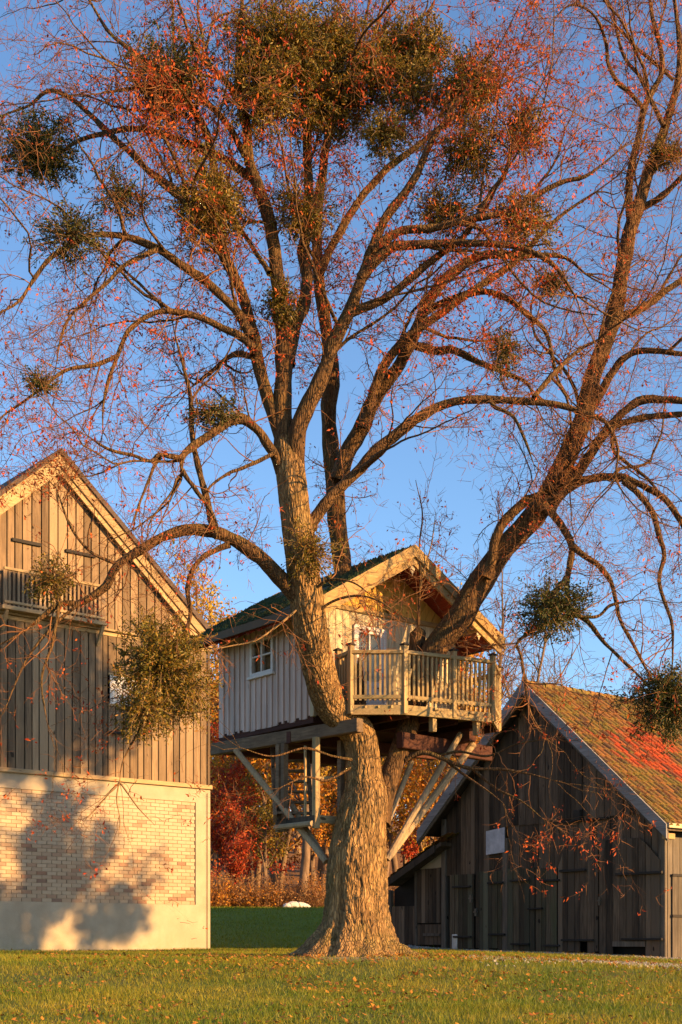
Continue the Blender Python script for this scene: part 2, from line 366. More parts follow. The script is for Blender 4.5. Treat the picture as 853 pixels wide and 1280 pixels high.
def mat_ground():
    n = N('lawn_soil'); v = n.coord(); a = n.noise(v, .5, 5); b = n.noise(v, 30, 4)
    col = n.ramp(a, [(.35, (.075, .105, .014)), (.55, (.10, .125, .016)), (.7, (.15, .13, .03))])
    col = n.mix(n.ramp(b, [(.3, (0, 0, 0)), (.75, (1, 1, 1))]), col, n.mix(.6, col, (.05, .045, .015)))
    sep = n.new('SeparateXYZ'); n.L(v, sep.inputs[0]); mr = n.new('MapRange'); n.L(n.math('ADD', sep.outputs[1], n.math('MULTIPLY', a, 5)), mr.inputs[0]); mr.inputs[1].default_value = 54; mr.inputs[2].default_value = 56
    lit = n.ramp(n.noise(v, 6, 5), [(.35, (.10, .05, .018)), (.65, (.26, .13, .04))]); bk = n.new('MapRange'); n.L(sep.outputs[1], bk.inputs[0]); bk.inputs[1].default_value = 35; bk.inputs[2].default_value = 38
    col = n.mix(bk.outputs[0], col, n.ramp(n.noise(v, 2, 4), [(.3, (.12, .15, .008)), (.7, (.17, .20, .010))])); col = n.mix(mr.outputs[0], col, lit)    # leaf litter under the wood
    at_ = n.new('Attribute', attribute_name='gravel'); gr = n.ramp(n.noise(v, 40, 4), [(.3, (.22, .17, .11)), (.7, (.40, .32, .22))]); col = n.mix(at_.outputs['Fac'], col, gr)
    n.bump(b, .6, .03); return n.done(col, .95)
ground = mesh_np('ground', np.stack([GX, GY, GZ], -1), Q, mat=mat_ground(), smooth=True); tag(ground, kind='structure', label='green autumn lawn rising gently to the big tree')

# ------------------------------------------------------------------ frames (local x along a facade, y into the building)
class Frame:
    def __init__(s, ox, oy, ang):
        s.o = np.array([ox, oy]); s.a = ang; s.x = np.array([math.cos(ang), math.sin(ang)]); s.y = np.array([-math.sin(ang), math.cos(ang)])
    def loc(s, X, Y): d = np.array([X, Y])-s.o; return float(d@s.x), float(d@s.y)
    def world(s, lx, ly): p = s.o+s.x*lx+s.y*ly; return float(p[0]), float(p[1])
    def pix(s, px, py, ly=0.):     # photo pixel on the upright plane y = ly -> local (x, z)
        r = np.array([(px-CX)/F, 1.0]); t = ((s.o@s.y)+ly)/(r@s.y); p = r*t
        return float((p-s.o)@s.x), EYE+(HY-py)/F*t
    def pixx(s, px, py, lx=0.):    # on the plane x = lx -> local (y, z)
        r = np.array([(px-CX)/F, 1.0]); t = ((s.o@s.x)+lx)/(r@s.x); p = r*t
        return float((p-s.o)@s.y), EYE+(HY-py)/F*t
    def proj(s, lx, ly, z):
        X, Y = s.world(lx, ly); return CX+X/Y*F, HY-(z-EYE)/Y*F

# ------------------------------------------------------------------ plastered barn with the board gable (left)
FL = Frame((263-CX)/F*33.0, 33.0, R(39.3))
lb = thing('barn', (FL.o[0], FL.o[1], 0), FL.a, 'tall barn with golden board gable over plaster and brick base', 'barn')
ax, az_ = FL.pix(75, 562, -.22); ex, ez = FL.pix(259, 785, -.22)
LW = 2*ax                                   # left corner
slope = (az_-ez)/(ex-ax)
def rakeL(x): return az_-.16-abs(x-ax)*slope          # underside of the roof over the wall plane
zb = FL.pix(263, 987)[1]; zm = FL.pix(160, 794)[1]
DEP = 14.0
# body behind the cladding
MB().prism([(LW+.05, -.3), (-.05, -.3), (-.05, rakeL(-.05)), (ax, rakeL(ax)), (LW+.05, rakeL(LW+.05))], .16, DEP).build('wall_body', M['dark_inside'], lb)
# plaster base around the brick field
bx1, bzt = FL.pix(245, 1003); _, bzb = FL.pix(245, 1131)
bx0 = LW-bx1
pl = MB()
pl.box(LW, 0, 0, .15, -.3, bzb); pl.box(LW, 0, 0, .15, bzt, zb)
pl.box(LW, bx0, 0, .15, bzb, bzt); pl.box(bx1, 0, 0, .15, bzb, bzt)
pl.box(-.15, .0, .15, DEP, -.3, zb); pl.box(LW, LW+.15, .15, DEP, -.3, zb); pl.box(LW, 0, DEP, DEP+.15, -.3, zb)
base = pl.build('plaster_base', M['plaster'], lb)
field = MB().box(bx0, bx1, .05, .14, bzb, bzt).build('brick_field', M['mortar'], lb); tag(field, 'pale washed brick field set into the cream plaster')
bl, bh, jt = .25, .0865, .011
bm = MB().box(0, bl-jt, 0, .05, 0, bh-jt).mesh('brick', M['brick'])
bmh = MB().box(0, bl/2-jt, 0, .05, 0, bh-jt).mesh('brick', M['brick'])
rows = int((bzt-bzb)/bh); rest = MB(); nsep = 0; cells = []
hh = (bzt-bzb)/rows
for r in range(rows):
    x = bx0+.006-(bl/2 if r % 2 else 0); z = bzb+r*hh+jt/2
    while x < bx1-.05:
        x0, x1 = max(x, bx0+.004), min(x+bl-jt, bx1-.004)
        if x1-x0 > .04: cells.append((x0, x1, z, r))
        x += bl
vis0 = FL.pix(-4, 1100)[0]
for (x0, x1, z, r) in cells:
    y = .026+random.uniform(-.004, .004); full = abs((x1-x0)-(bl-jt)) < 1e-4
    if full and x0 > vis0 and r < 15 and nsep < 298:
        o = link(bpy.data.objects.new('brick', bm), field); o.location = (x0, y, z+random.uniform(-.002, .002)); nsep += 1
    else:
        dz = random.uniform(-.002, .002); rest.box(x0, x1, y, y+.05, z+dz, z+dz+hh-jt)
tag(rest.build('brick_courses', M['brick'], field), kind='stuff')
# sill beam under the boards, string course between the tiers
MB().box(LW-.03, .03, -.07, .16, zb-.0, zb+.10).build('sill_beam', M['barn_trim'], lb, .008)
MB().box(LW-.02, .02, -.05, .16, zm-.10, zm-.003).build('string_beam', M['barn_trim'], lb, .008)
MB().box(LW-.02, .02, -.13, .02, zm-.003, zm+.045).build('string_ledge', M['barn_trim'], lb, .006)
def slat_poly(x0, x1, z0, top, lean=0):
    return [(x0, z0), (x1, z0), (x1+lean, top(x1)), (x0+lean, top(x0))]
def clad(parent, xs, xe, pitch, gap, z0, top, y0, th, mat, name='board', jit=.006, zj=.015, split=None):
    x = xs
    while x < xe-.02:
        wd = pitch*random.uniform(.86, 1.14); x1 = min(x+wd, xe)
        if xe-x1 < .05: x1 = xe
        yj = random.uniform(-jit, jit); za = z0+random.uniform(0, zj)
        tp = top if callable(top) else (lambda q, t=top: t)
        mb = MB()
        if x < ax < x1 and parent is lb and callable(top):
            mb.prism([(x, za), (x1-gap, za), (x1-gap, tp(x1-gap)), (ax, tp(ax)), (x, tp(x))], y0+yj, y0+yj+th)
        else: mb.prism(slat_poly(x, x1-gap, za, tp), y0+yj, y0+yj+th)
        mb.build(name, mat, parent); x = x1
# lower tier, interrupted by a white shutter
wx0, wz1 = FL.pix(137, 844); wx1, wz0 = FL.pix(178, 885)
cl1 = bpy.data.objects.new('lower_cladding', None); link(cl1, lb)
clad(cl1, LW, wx0-.04, .2, .028, zb+.09, zm-.1, -.03, .03, M['barn_wood'])
clad(cl1, wx0-.04, wx1+.04, .2, .028, zb+.09, wz0-.05, -.03, .03, M['barn_wood'])
clad(cl1, wx0-.04, wx1+.04, .2, .018, wz1+.05, zm-.1, -.03, .03, M['barn_wood'])
clad(cl1, wx1+.04, 0, .2, .028, zb+.09, zm-.1, -.03, .03, M['barn_wood'])
shut = MB().box(wx0, wx1, -.045, -.01, wz0, wz1).build('shutter', M['white_sheet'], lb, .006); tag(shut, 'white painted square shutter behind the mistletoe')
MB().box(wx0-.05, wx1+.05, -.065, .0, wz0-.055, wz0).build('shutter_sill', M['barn_trim'], shut)
MB().box(wx0-.05, wx1+.05, -.055, .0, wz1, wz1+.05).build('shutter_head', M['barn_trim'], shut)
sx0, sz0 = FL.pix(133, 915); MB().box(sx0, sx0+.55, -.13, -.02, sz0-.03, sz0+.02).build('ledge', M['strap_wood'], lb)
# upper tier up to the rake
cl2 = bpy.data.objects.new('upper_cladding', None); link(cl2, lb)
clad(cl2, LW-.0, 0, .215, .03, zm+.05, rakeL, -.085, .034, M['barn_wood'])
for (pa, pb) in (((15, 674), (51, 679)), ((82, 688), (119, 693))):
    x0, z0 = FL.pix(*pa, -.1); x1, _ = FL.pix(*pb, -.1)
    MB().box(x0, x1, -.14, -.075, z0-.04, z0+.03).build('batten', M['strap_wood'], lb)
# slatted loading gallery on the gable
ga = bpy.data.objects.new('slatted_gallery', None); link(ga, lb)
gx0, gzb = FL.pix(6, 757, -.25); gx1, gzb2 = FL.pix(129, 778, -.25); _, gzt = FL.pix(8, 709, -.25)
gzb = (gzb+gzb2)/2
MB().box(gx0-.1, gx1+.06, -.36, -.06, gzb-.09, gzb).build('sill', M['barn_trim'], ga, .008)
MB().box(gx0-.03, gx1+.03, -.31, -.24, gzt-.06, gzt).build('top_rail', M['barn_trim'], ga, .006)
MB().box(gx0-.03, gx1+.03, -.31, -.25, gzb+.06, gzb+.12).build('bottom_rail', M['barn_trim'], ga, .006)
k = int((gx1-gx0)/.105)
for i in range(k+1):
    if i % 9 == 8 and False: continue
    x = gx0+(gx1-gx0)*i/k; wd = .026 if i not in (0, k, k//2) else .045
    MB().box(x-wd, x+wd, -.285+random.uniform(-.006, .006), -.262, gzb, gzt-.005).build('slat', M['barn_wood'], ga)
MB().box(gx0, gx1, -.1, -.078, gzb, gzt-.02).build('shadow_board', M['dark_wood'], ga)
for x in (gx0+.03, (gx0+gx1)/2, gx1-.03): MB().bar((x, -.05, gzb-.5), (x, -.31, gzb-.09), .07, .07).build('bracket', M['barn_trim'], ga)
# roof
def roof_slab(parent, x_top, z_top, x_bot, y0, y1, th, sl, name, mat):
    s = 1 if x_bot > x_top else -1; zt = lambda x: z_top-abs(x-x_top)*sl
    return MB().prism([(x_top, z_top), (x_bot, zt(x_bot)), (x_bot, zt(x_bot)+th), (x_top, z_top+th)], y0, y1).build(name, mat, parent)
tz = az_-.12
lxe = 2*ax-ex
roof_r = roof_slab(lb, ax, tz, ex+.05, -.32, DEP+.4, .14, slope, 'roof_slope', M['dark_tile'])
roof_l = roof_slab(lb, ax, tz, lxe-.05, -.32, DEP+.4, .14, slope, 'roof_slope', M['dark_tile'])
for s, xe in ((1, ex), (-1, lxe)):
    for k2, (y, off, wd, out) in enumerate(((-.27, .02, .27, .02), (-.225, -.22, .2, 0))):
        z0 = az_-.02-(0 if k2 == 0 else .25); L = xe+out*s
        MB().prism([(ax, z0), (L, z0-abs(L-ax)*slope), (L, z0-abs(L-ax)*slope-wd/math.cos(math.atan(slope))), (ax, z0-wd/math.cos(math.atan(slope)))], y, y+.045).build('bargeboard', M['barn_trim'], lb)
for fx in (.0, .47, .93):           # purlin ends under the overhang
    for s in ((1, -1) if fx else (1,)):
        x = ax+s*fx*(ex-ax)*.97; z = az_-.36-abs(x-ax)*slope
        MB().box(x-.09, x+.09, -.205, .1, z-.22, z-.0).build('purlin', M['barn_trim'], lb, .01)
# turned gable ornaments
def disc(parent, x, y, z, r, mat, name):
    pts = [(x+r*math.cos(a)*(1+.10*math.cos(6*a)), z+r*math.sin(a)*(1+.10*math.cos(6*a))) for a in np.linspace(0, 2*math.pi, 25)[:-1]]
    return MB().prism(pts, y-.03, y).build(name, mat, parent, .004)
for px, py, r in ((73, 585, .19), (179, 713, .17)):
    x, z = FL.pix(px, py, -.12); disc(lb, x, -.1, z, r, M['barn_trim'], 'gable_ornament')
# lightning wire at the corner
MB().tube([(-.1, -.03, 0), (-.1, -.03, zb-.1)], .008, 6).build('conductor_wire', M['iron'], lb)
MB().tube([(-.1, -.1, zb+.1), (-.1, -.1, zm), (-.12, -.14, zm+.1)], .008, 6).build('conductor_wire', M['iron'], lb)

# ------------------------------------------------------------------ dark old barn (right)
FR = Frame((834-CX)/F*30.0, 30.0, R(-52))
rb = thing('barn', (FR.o[0], FR.o[1], 0), FR.a, 'low dark weathered barn with mossy red tile roof', 'barn')
OV = -.42
rax, raz = FR.pix(655, 853, OV); rex, rez = FR.pix(833, 1030, OV)
rsl = (raz-rez)/(rex-rax)
zl = lambda x: raz-abs(x-rax)*rsl
lxm = FR.pix(556, 1120)[0]                 # left post of the main front
lxl = FR.pix(487, 1140)[0]                 # outer end of the lean-to
xLe, zLe = FR.pix(524, 1062, OV)           # left eave end
RD = 13.0; gb = -.45
def rakeR(x): return raz-.22-abs(x-rax)*rsl
MB().prism([(lxm, gb), (-.02, gb), (-.02, rakeR(-.02)), (rax, rakeR(rax)), (lxm, rakeR(lxm))], .12, RD).build('wall_body', M['dark_inside'], rb)
cg = bpy.data.objects.new('gable_cladding', None); link(cg, rb)
z_led = FR.pix(735, 1024)[1]; z_mid = FR.pix(600, 1093)[1]
def rk(x): return rakeR(x)
def cladR(parent, xs, xe, pitch, gap, z0, top, y0, th, mat):
    x = xs
    while x < xe-.02:
        wd = pitch*random.uniform(.75, 1.3); x1 = min(x+wd, xe)
        if xe-x1 < .06: x1 = xe
        yj = random.uniform(-.009, .009); za = z0+random.uniform(-.02, .03); ln = random.uniform(-.006, .006)
        tp = top if callable(top) else (lambda q, t=top: t)
        mb = MB()
        if x < rax < x1 and callable(top): mb.prism([(x, za), (x1-gap, za), (x1-gap, tp(x1-gap)), (rax, tp(rax)), (x, tp(x))], y0+yj, y0+yj+th)
        elif max(tp(x), tp(x1)) > za+.05: mb.prism([(x, za), (x1-gap, za), (x1-gap+ln, max(tp(x1-gap), za)), (x+ln, max(tp(x), za))], y0+yj, y0+yj+th)
        if mb.v: mb.build('board', mat, parent)
        x = x1
xp = FR.pix(634, 1110)[0]                  # middle post
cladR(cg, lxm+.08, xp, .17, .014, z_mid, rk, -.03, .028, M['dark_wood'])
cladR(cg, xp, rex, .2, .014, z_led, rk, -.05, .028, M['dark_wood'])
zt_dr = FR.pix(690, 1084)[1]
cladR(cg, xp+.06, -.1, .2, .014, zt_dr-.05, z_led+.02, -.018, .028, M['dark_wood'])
MB().box(FR.pix(700, 1024)[0], FR.pix(762, 1024)[0], -.085, -.02, z_led-.045, z_led+.005).build('ledge', M['strap_wood'], rb)
hx, hz = FR.pix(726, 1020); MB().box(hx-.11, hx+.11, -.16, -.02, hz-.12, hz+.14).build('hatch_box', M['strap_wood'], rb, .01)
# posts
def post(x, wd, z1, y=-.075, mat='post_wood'): return MB().box(x-wd/2, x+wd/2, y, .1, gb, z1).build('post', M[mat], rb, .012)
post(lxm+.02, .17, rakeR(lxm+.02)); post(xp, .19, FR.pix(634, 1048)[1], -.085); post(-.09, .2, rakeR(-.09), -.08)
# doors: each leaf a part, its boards sub-parts
def door(px0, px1, pyt, pyb, name='door', cut=None, y=-.095, ledges=(), mat='door_wood', pitch=.17, gap_hole=None):
    x0, zt = FR.pix(px0, pyt); x1, _ = FR.pix(px1, pyt); _, z0 = FR.pix((px0+px1)/2, pyb)
    dr = bpy.data.objects.new(name, None); link(dr, rb)
    def top(x):
        z = zt
        if cut:
            s, wd, hgt = cut
            d = (x-x0) if s < 0 else (x1-x)
            if d < wd: z = zt-hgt*(1-d/wd)
        return z
    x = x0
    while x < x1-.02:
        xe = min(x+pitch*random.uniform(.8, 1.25), x1); xe = x1 if x1-xe < .05 else xe
        zb_ = z0+random.uniform(-.01, .05)
        if gap_hole and gap_hole[0] < (x+xe)/2 < gap_hole[1]: zb_ = gap_hole[2]
        yj = random.uniform(-.008, .008)
        MB().prism([(x, zb_), (xe-.012, zb_), (xe-.012, top(xe-.012)), (x, top(x))], y+yj, y+yj+.03).build('board', M[mat], dr); x = xe
    for (pa, pb, py, hh_) in ledges:
        xa, z = FR.pix(pa, py, y-.04); xb, _ = FR.pix(pb, py, y-.04)
        MB().box(xa, xb, y-.075, y-.009, z-hh_/2, z+hh_/2).build('ledge', M['strap_wood'], dr, .006)
    return dr
d1 = door(566, 596, 1094, 1187, ledges=((566, 588, 1109, .05), (567, 589, 1171, .05)))
d2 = door(598, 631, 1090, 1187, ledges=((610, 629, 1104, .05), (611, 631, 1168, .05)))
d3 = door(638, 672, 1086, 1190, ledges=((638, 661, 1101, .05), (639, 661, 1180, .05)))
d4 = door(673, 700, 1086, 1191, ledges=((676, 700, 1101, .05), (660, 678, 1136, .05), (680, 700, 1182, .05)))
hg0, hg1 = FR.pix(729, 1180)[0], FR.pix(742, 1180)[0]
d5 = door(702, 752, 1053, 1191, cut=(-1, .28, .62), y=-.12, ledges=((700, 732, 1089, .06), (702, 742, 1175, .05)), mat='dark_wood', pitch=.19, gap_hole=(hg0, hg1, FR.pix(735, 1177)[1]))
h0, h1 = FR.pix(773, 1180)[0], FR.pix(809, 1180)[0]
d6 = door(753, 829, 1051, 1195, cut=(1, .55, .55), y=-.115, ledges=((770, 828, 1093, .06), (777, 828, 1174, .05)), mat='dark_wood', pitch=.19, gap_hole=(h0, h1, FR.pix(790, 1178)[1]))
tag(d5, 'tall plank barn door leaf with cut corner'); tag(d6, 'wide plank barn door leaf with open gap at its foot')
pz = FR.pix(790, 1180)[1]; MB().box(h0-.05, h1+.05, -.15, -.125, pz-.06, pz+.06).build('pale_plank', M['post_wood'], d6)
for d, px, py in ((d2, 596, 1140), (d1, 590, 1123), (d5, 751, 1126)):
    x, z = FR.pix(px, py, -.1); MB().box(x-.025, x+.025, -.165, -.09, z-.11, z+.09).box(x-.05, x+.05, -.18, -.10, z-.02, z+.02).build('latch', M['post_wood'], d, .006)
x, z = FR.pix(570, 1178, -.08); MB().box(x-.13, x+.08, -.12, -.04, z-.28, z+.22).build('pale_stone_block', M['stone'], rb, .02)
# loose things fixed on the front
qx0, qz1 = FR.pix(607, 1039, -.12); qx1, qz0 = FR.pix(630, 1066, -.12)
zs = MB().prism([(qx0, qz0-.02), (qx1, qz0+.02), (qx1, qz1+.06), (qx0, qz1)], -.10, -.075).build('metal_sheet', M['zinc'], None); zs.location = lb.location*0
zs.matrix_world = Matrix.Translation((FR.o[0], FR.o[1], 0)) @ Matrix.Rotation(FR.a, 4, 'Z')
tag(zs, 'pale grey metal sheet nailed to the dark barn front', 'metal sheet')
# lean-to
le = bpy.data.objects.new('lean_to', None); link(le, rb)
lz1 = FR.pix(556, 1040, OV)[1]; lxo, lzo = FR.pix(484, 1102, OV)
lsl = (FR.pix(545, 1056, OV)[1]-lzo)/(FR.pix(545, 1056, OV)[0]-lxo)
ltop = lambda x: lzo-.03+(x-lxo)*lsl
pzb = FR.pix(540, 1085)[1]
MB().prism([(lxl+.1, gb), (lxm-.08, gb), (lxm-.08, ltop(lxm-.08)-.05), (lxl+.1, ltop(lxl+.1)-.05)], .1, 6).build('wall_body', M['dark_inside'], le)
MB().prism([(FR.pix(522, 1080)[0], pzb), (lxm-.07, pzb), (lxm-.07, ltop(lxm-.07)-.08), (FR.pix(522, 1080)[0], ltop(FR.pix(522, 1080)[0])-.08)], -.03, .1).build('plaster_panel', M['plaster'], le)
xo = FR.pix(523, 1100)[0]
def ldoor(xa, xb, za, zc, y, nm):
    dr = bpy.data.objects.new(nm, None); link(dr, rb); x = xa
    while x < xb-.02:
        xe = min(x+.16*random.uniform(.8, 1.2), xb); MB().box(x, xe-.012, y, y+.03, za, zc).build('board', M['dark_wood'], dr); x = xe
    return dr
zg = gz1(*FR.world(lxl+.8, 0))
dl = ldoor(xo, lxm-.1, zg+.62, pzb-.02, -.05, 'lean_to_door'); ldoor(xo, lxm-.1, zg+.02, zg+.58, -.03, 'lean_to_kickboard')
x, z = FR.pix(540, 1168, -.07); MB().box(x-.35, x+.32, -.09, -.05, z-.045, z+.03).build('ledge', M['post_wood'], dl)
MB().box(xo-.09, xo, -.07, .05, gb, pzb).build('post', M['post_wood'], le, .01)
MB().box(lxl+.02, lxl+.13, -.06, .06, gb, ltop(lxl+.1)-.06).build('post', M['post_wood'], le, .01)
ldoor(lxl+.14, xo-.1, zg+.02, zg+1.1, -.03, 'lean_to_boarding')
MB().prism([(lxo-.05, lzo-.12), (lxm+.3, lzo-.12+(lxm+.3-lxo)*lsl), (lxm+.3, lzo-.02+(lxm+.3-lxo)*lsl), (lxo-.05, lzo-.02)], OV, 6.5).build('roof_deck', M['dark_wood'], le)
MB().prism([(lxo-.08, lzo-.2), (lxm+.1, lzo-.2+(lxm+.1-lxo)*lsl), (lxm+.1, lzo+.0+(lxm+.1-lxo)*lsl), (lxo-.08, lzo+.0)], OV-.05, OV-.001).build('bargeboard', M['dark_wood'], le)
# side wall to the right (its boards catch the sun)
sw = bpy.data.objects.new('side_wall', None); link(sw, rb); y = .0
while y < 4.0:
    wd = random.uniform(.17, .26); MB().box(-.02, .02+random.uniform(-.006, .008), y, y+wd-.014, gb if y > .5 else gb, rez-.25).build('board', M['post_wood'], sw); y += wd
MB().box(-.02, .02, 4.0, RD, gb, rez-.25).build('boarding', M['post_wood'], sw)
sd = bpy.data.objects.new('side_door', None); link(sd, rb); zz = FR.pixx(846, 1093, .05)[1]
for i in range(6): MB().box(.035, .065, .12+i*.2, .12+i*.2+.188, gb+.3, zz).build('board', M['post_wood'], sd)
for q in (zz-.02, zz-.95): MB().box(.066, .09, .1, 1.32, q-.03, q+.03).build('ledge', M['strap_wood'], sd)
# roof: deck, verge boards, tiles
th = .10
for s, xe in ((1, rex), (-1, xLe)):
    MB().prism([(rax, raz-.14), (xe, raz-.14-abs(xe-rax)*rsl), (xe, raz-.04-abs(xe-rax)*rsl), (rax, raz-.04)], OV+.06, RD+.4).build('roof_deck', M['dark_wood'], rb)
    cs = math.sqrt(1+rsl*rsl)
    for k2, (y, o2, wd) in enumerate(((OV-.055, .05, .24), (OV-.01, -.12, .17))):
        z0 = raz+o2-.02
        MB().prism([(rax, z0), (xe+.04*s, z0-abs(xe+.04*s-rax)*rsl), (xe+.04*s, z0-abs(xe+.04*s-rax)*rsl-wd*cs), (rax, z0-wd*cs)], y, y+.044).build('verge_board', M['grey_barge'] if k2 == 0 else M['post_wood'], rb)
MB().box(rex-.1, rex+.02, OV-.03, OV+.3, rez-.33, rez-.2).build('purlin', M['barge_wood'], rb, .01)
MB().box(rex+.03, rex+.09, OV, RD+.4, rez-.08, rez+.02).build('eave_board', M['gutter'], rb)
# pantiles
tw, tl, row = .225, .40, .315
def tile_mesh():
    v = []; f = []; prof = [(0, .012), (.035, .045), (.075, .055), (.12, .018), (.165, .004), (.225, .014)]
    k = len(prof)
    for (yy, lift) in ((0, 0.05), (tl, 0)):
        for (xx, zz_) in prof: v.append((xx, yy, zz_+lift))
    for (xx, zz_) in prof: v.append((xx, 0.0, zz_+.045-.04))
    for i in range(k-1): f += [(i, i+1, k+i+1, k+i), (2*k+i, 2*k+i+1, i+1, i)]
    return v, f
tv, tf = tile_mesh(); tmesh = MB().add(tv, tf).mesh('tile', M['tile'])
L = math.sqrt((rex-rax)**2+(raz-rez)**2); nr = int(L/row)+1
ang = math.atan(rsl)
tiles_rest = MB(); cnt = 0; roof_t = bpy.data.objects.new('tile_roof', None); link(roof_t, rb)
ud = Vector((math.cos(ang), 0, -math.sin(ang))); nd = Vector((math.sin(ang), 0, math.cos(ang)))
ridge = Vector((rax, 0, raz-.04))
for r in range(nr):
    dn = min(row*(r+1)+.02, L+.06); c = 0; y = OV+.0
    while y < 11.5:
        p = ridge+ud*dn+nd*(.01+random.uniform(-.004, .006))+Vector((0, y, 0))
        # tile local axes: x -> along +y (eave line), y -> up the slope, z -> normal
        m = Matrix((( 0, -ud.x, nd.x, p.x), (1, -ud.y, nd.y, p.y), (0, -ud.z, nd.z, p.z), (0, 0, 0, 1)))
        m = m @ Matrix.Rotation(random.uniform(-.025, .025), 4, 'Z') @ Matrix.Rotation(random.uniform(.0, .03), 4, 'X')
        if c < 17 and cnt < 299:
            o = link(bpy.data.objects.new('tile', tmesh), roof_t); o.matrix_local = m; cnt += 1
        else: tiles_rest.add([m @ Vector(q) for q in tv], tf)
        y += tw; c += 1
tag(tiles_rest.build('tile_courses', M['tile'], roof_t), kind='stuff')
rtm = MB().tube([Vector((0, 0, 0)), Vector((0, .37, -.015))], [.118, .1], 10).mesh('ridge_tile', M['tile']); y = OV
while y < 11.5:
    o = link(bpy.data.objects.new('ridge_tile', rtm), roof_t); o.location = (rax+random.uniform(-.01, .01), y, raz-.03+random.uniform(-.008, .008)); y += .34
lt = MB(); ang2 = math.atan(lsl); ud2 = Vector((-math.cos(ang2), 0, -math.sin(ang2))); nd2 = Vector((-math.sin(ang2), 0, math.cos(ang2)))
L2 = 2.6
for r in range(9):
    for c in range(14):
        p = Vector((lxo-.08, 0, lzo-.02))-ud2*(r*row)+nd2*.02+Vector((0, OV-.04+c*tw+tw, 0))
        m = Matrix(((0, -ud2.x, nd2.x, p.x), (-1, -ud2.y, nd2.y, p.y), (0, -ud2.z, nd2.z, p.z), (0, 0, 0, 1)))
        lt.add([m @ Vector(q) for q in tv], tf)
tag(lt.build('tile_courses', M['tile'], le), kind='stuff')

# ------------------------------------------------------------------ treehouse
FT = Frame(-.41, 20.2, R(38.6))
th_o = thing('treehouse', (FT.o[0], FT.o[1], 0), FT.a, 'wooden treehouse with gabled roof and railed balcony built around the tree', 'treehouse')
HW, HD, FZ, EZ, AZ = 2.85, 2.62, 3.74, 5.42, 6.42     # width, depth, floor, eave wall top, roof apex
mid = HW/2; fo = -.66; eo = .53
tsl = (AZ-5.26)/(mid+eo)
roofz = lambda x: AZ-abs(x-mid)*tsl                    # top surface line of the roof
und = lambda x: roofz(x)-.13
# inner shell
MB().box(.05, HW-.05, .05, HD-.05, FZ, 5.3).build('inner_shell', M['dark_inside'], th_o)
# left wall: boards with cover battens, window opening
lw = bpy.data.objects.new('side_wall', None); link(lw, th_o)
wy0, wz1 = FT.pixx(343, 793, -.02); wy1, wz0 = FT.pixx(315, 847, -.02)
y = 0.0; nb = 17; pw = HD/nb
wtop = und(0)-.02
for i in range(nb):
    y0, y1 = i*pw, (i+1)*pw-.006
    segs = [(FZ-.06, wtop)]
    if y1 > wy0 and y0 < wy1: segs = [(FZ-.06, wz0), (wz1, wtop)]
    for (a, b) in segs:
        MB().box(-.02+random.uniform(-.003, .003), .03, y0, y1, a-random.uniform(0, .02), b).build('board', M['tree_white'], lw)
    if i:
        for (a, b) in ([(FZ-.06, wz0-.05), (wz1+.05, wtop)] if wy0-.05 < y0 < wy1+.05 else [(FZ-.06, wtop)]):
            MB().box(-.045, -.021, y0-.024, y0+.018, a, b).build('batten', M['tree_white'], lw)
wi = bpy.data.objects.new('window', None); link(wi, th_o)
fr = MB(); t = .05
fr.box(-.06, .02, wy0-.01, wy0+t, wz0, wz1); fr.box(-.06, .02, wy1-t, wy1+.01, wz0, wz1); fr.box(-.06, .02, wy0+t, wy1-t, wz1-t, wz1); fr.box(-.06, .02, wy0+t, wy1-t, wz0, wz0+t)
my, mz = (wy0+wy1)/2, wz0+(wz1-wz0)*.52
fr.box(-.055, .015, my-.02, my+.02, wz0+t, wz1-t); fr.box(-.05, .01, wy0+t, my-.02, mz-.014, mz+.014); fr.box(-.05, .01, my+.02, wy1-t, mz-.014, mz+.014)
fr.build('frame', M['white_frame'], wi, .004)
MB().box(-.09, .0, wy0-.05, wy1+.05, wz0-.045, wz0).build('sill', M['white_frame'], wi, .004)
for (a, b) in ((wy0+t, my-.02), (my+.02, wy1-t)):
    for (c, d) in ((wz0+t, mz-.014), (mz+.014, wz1-t)): MB().box(-.015, -.01, a, b, c, d).build('pane', M['glass'], wi)
MB().box(.03, .04, wy0, wy1, wz0, wz1).build('curtain', M['burlap'], wi)
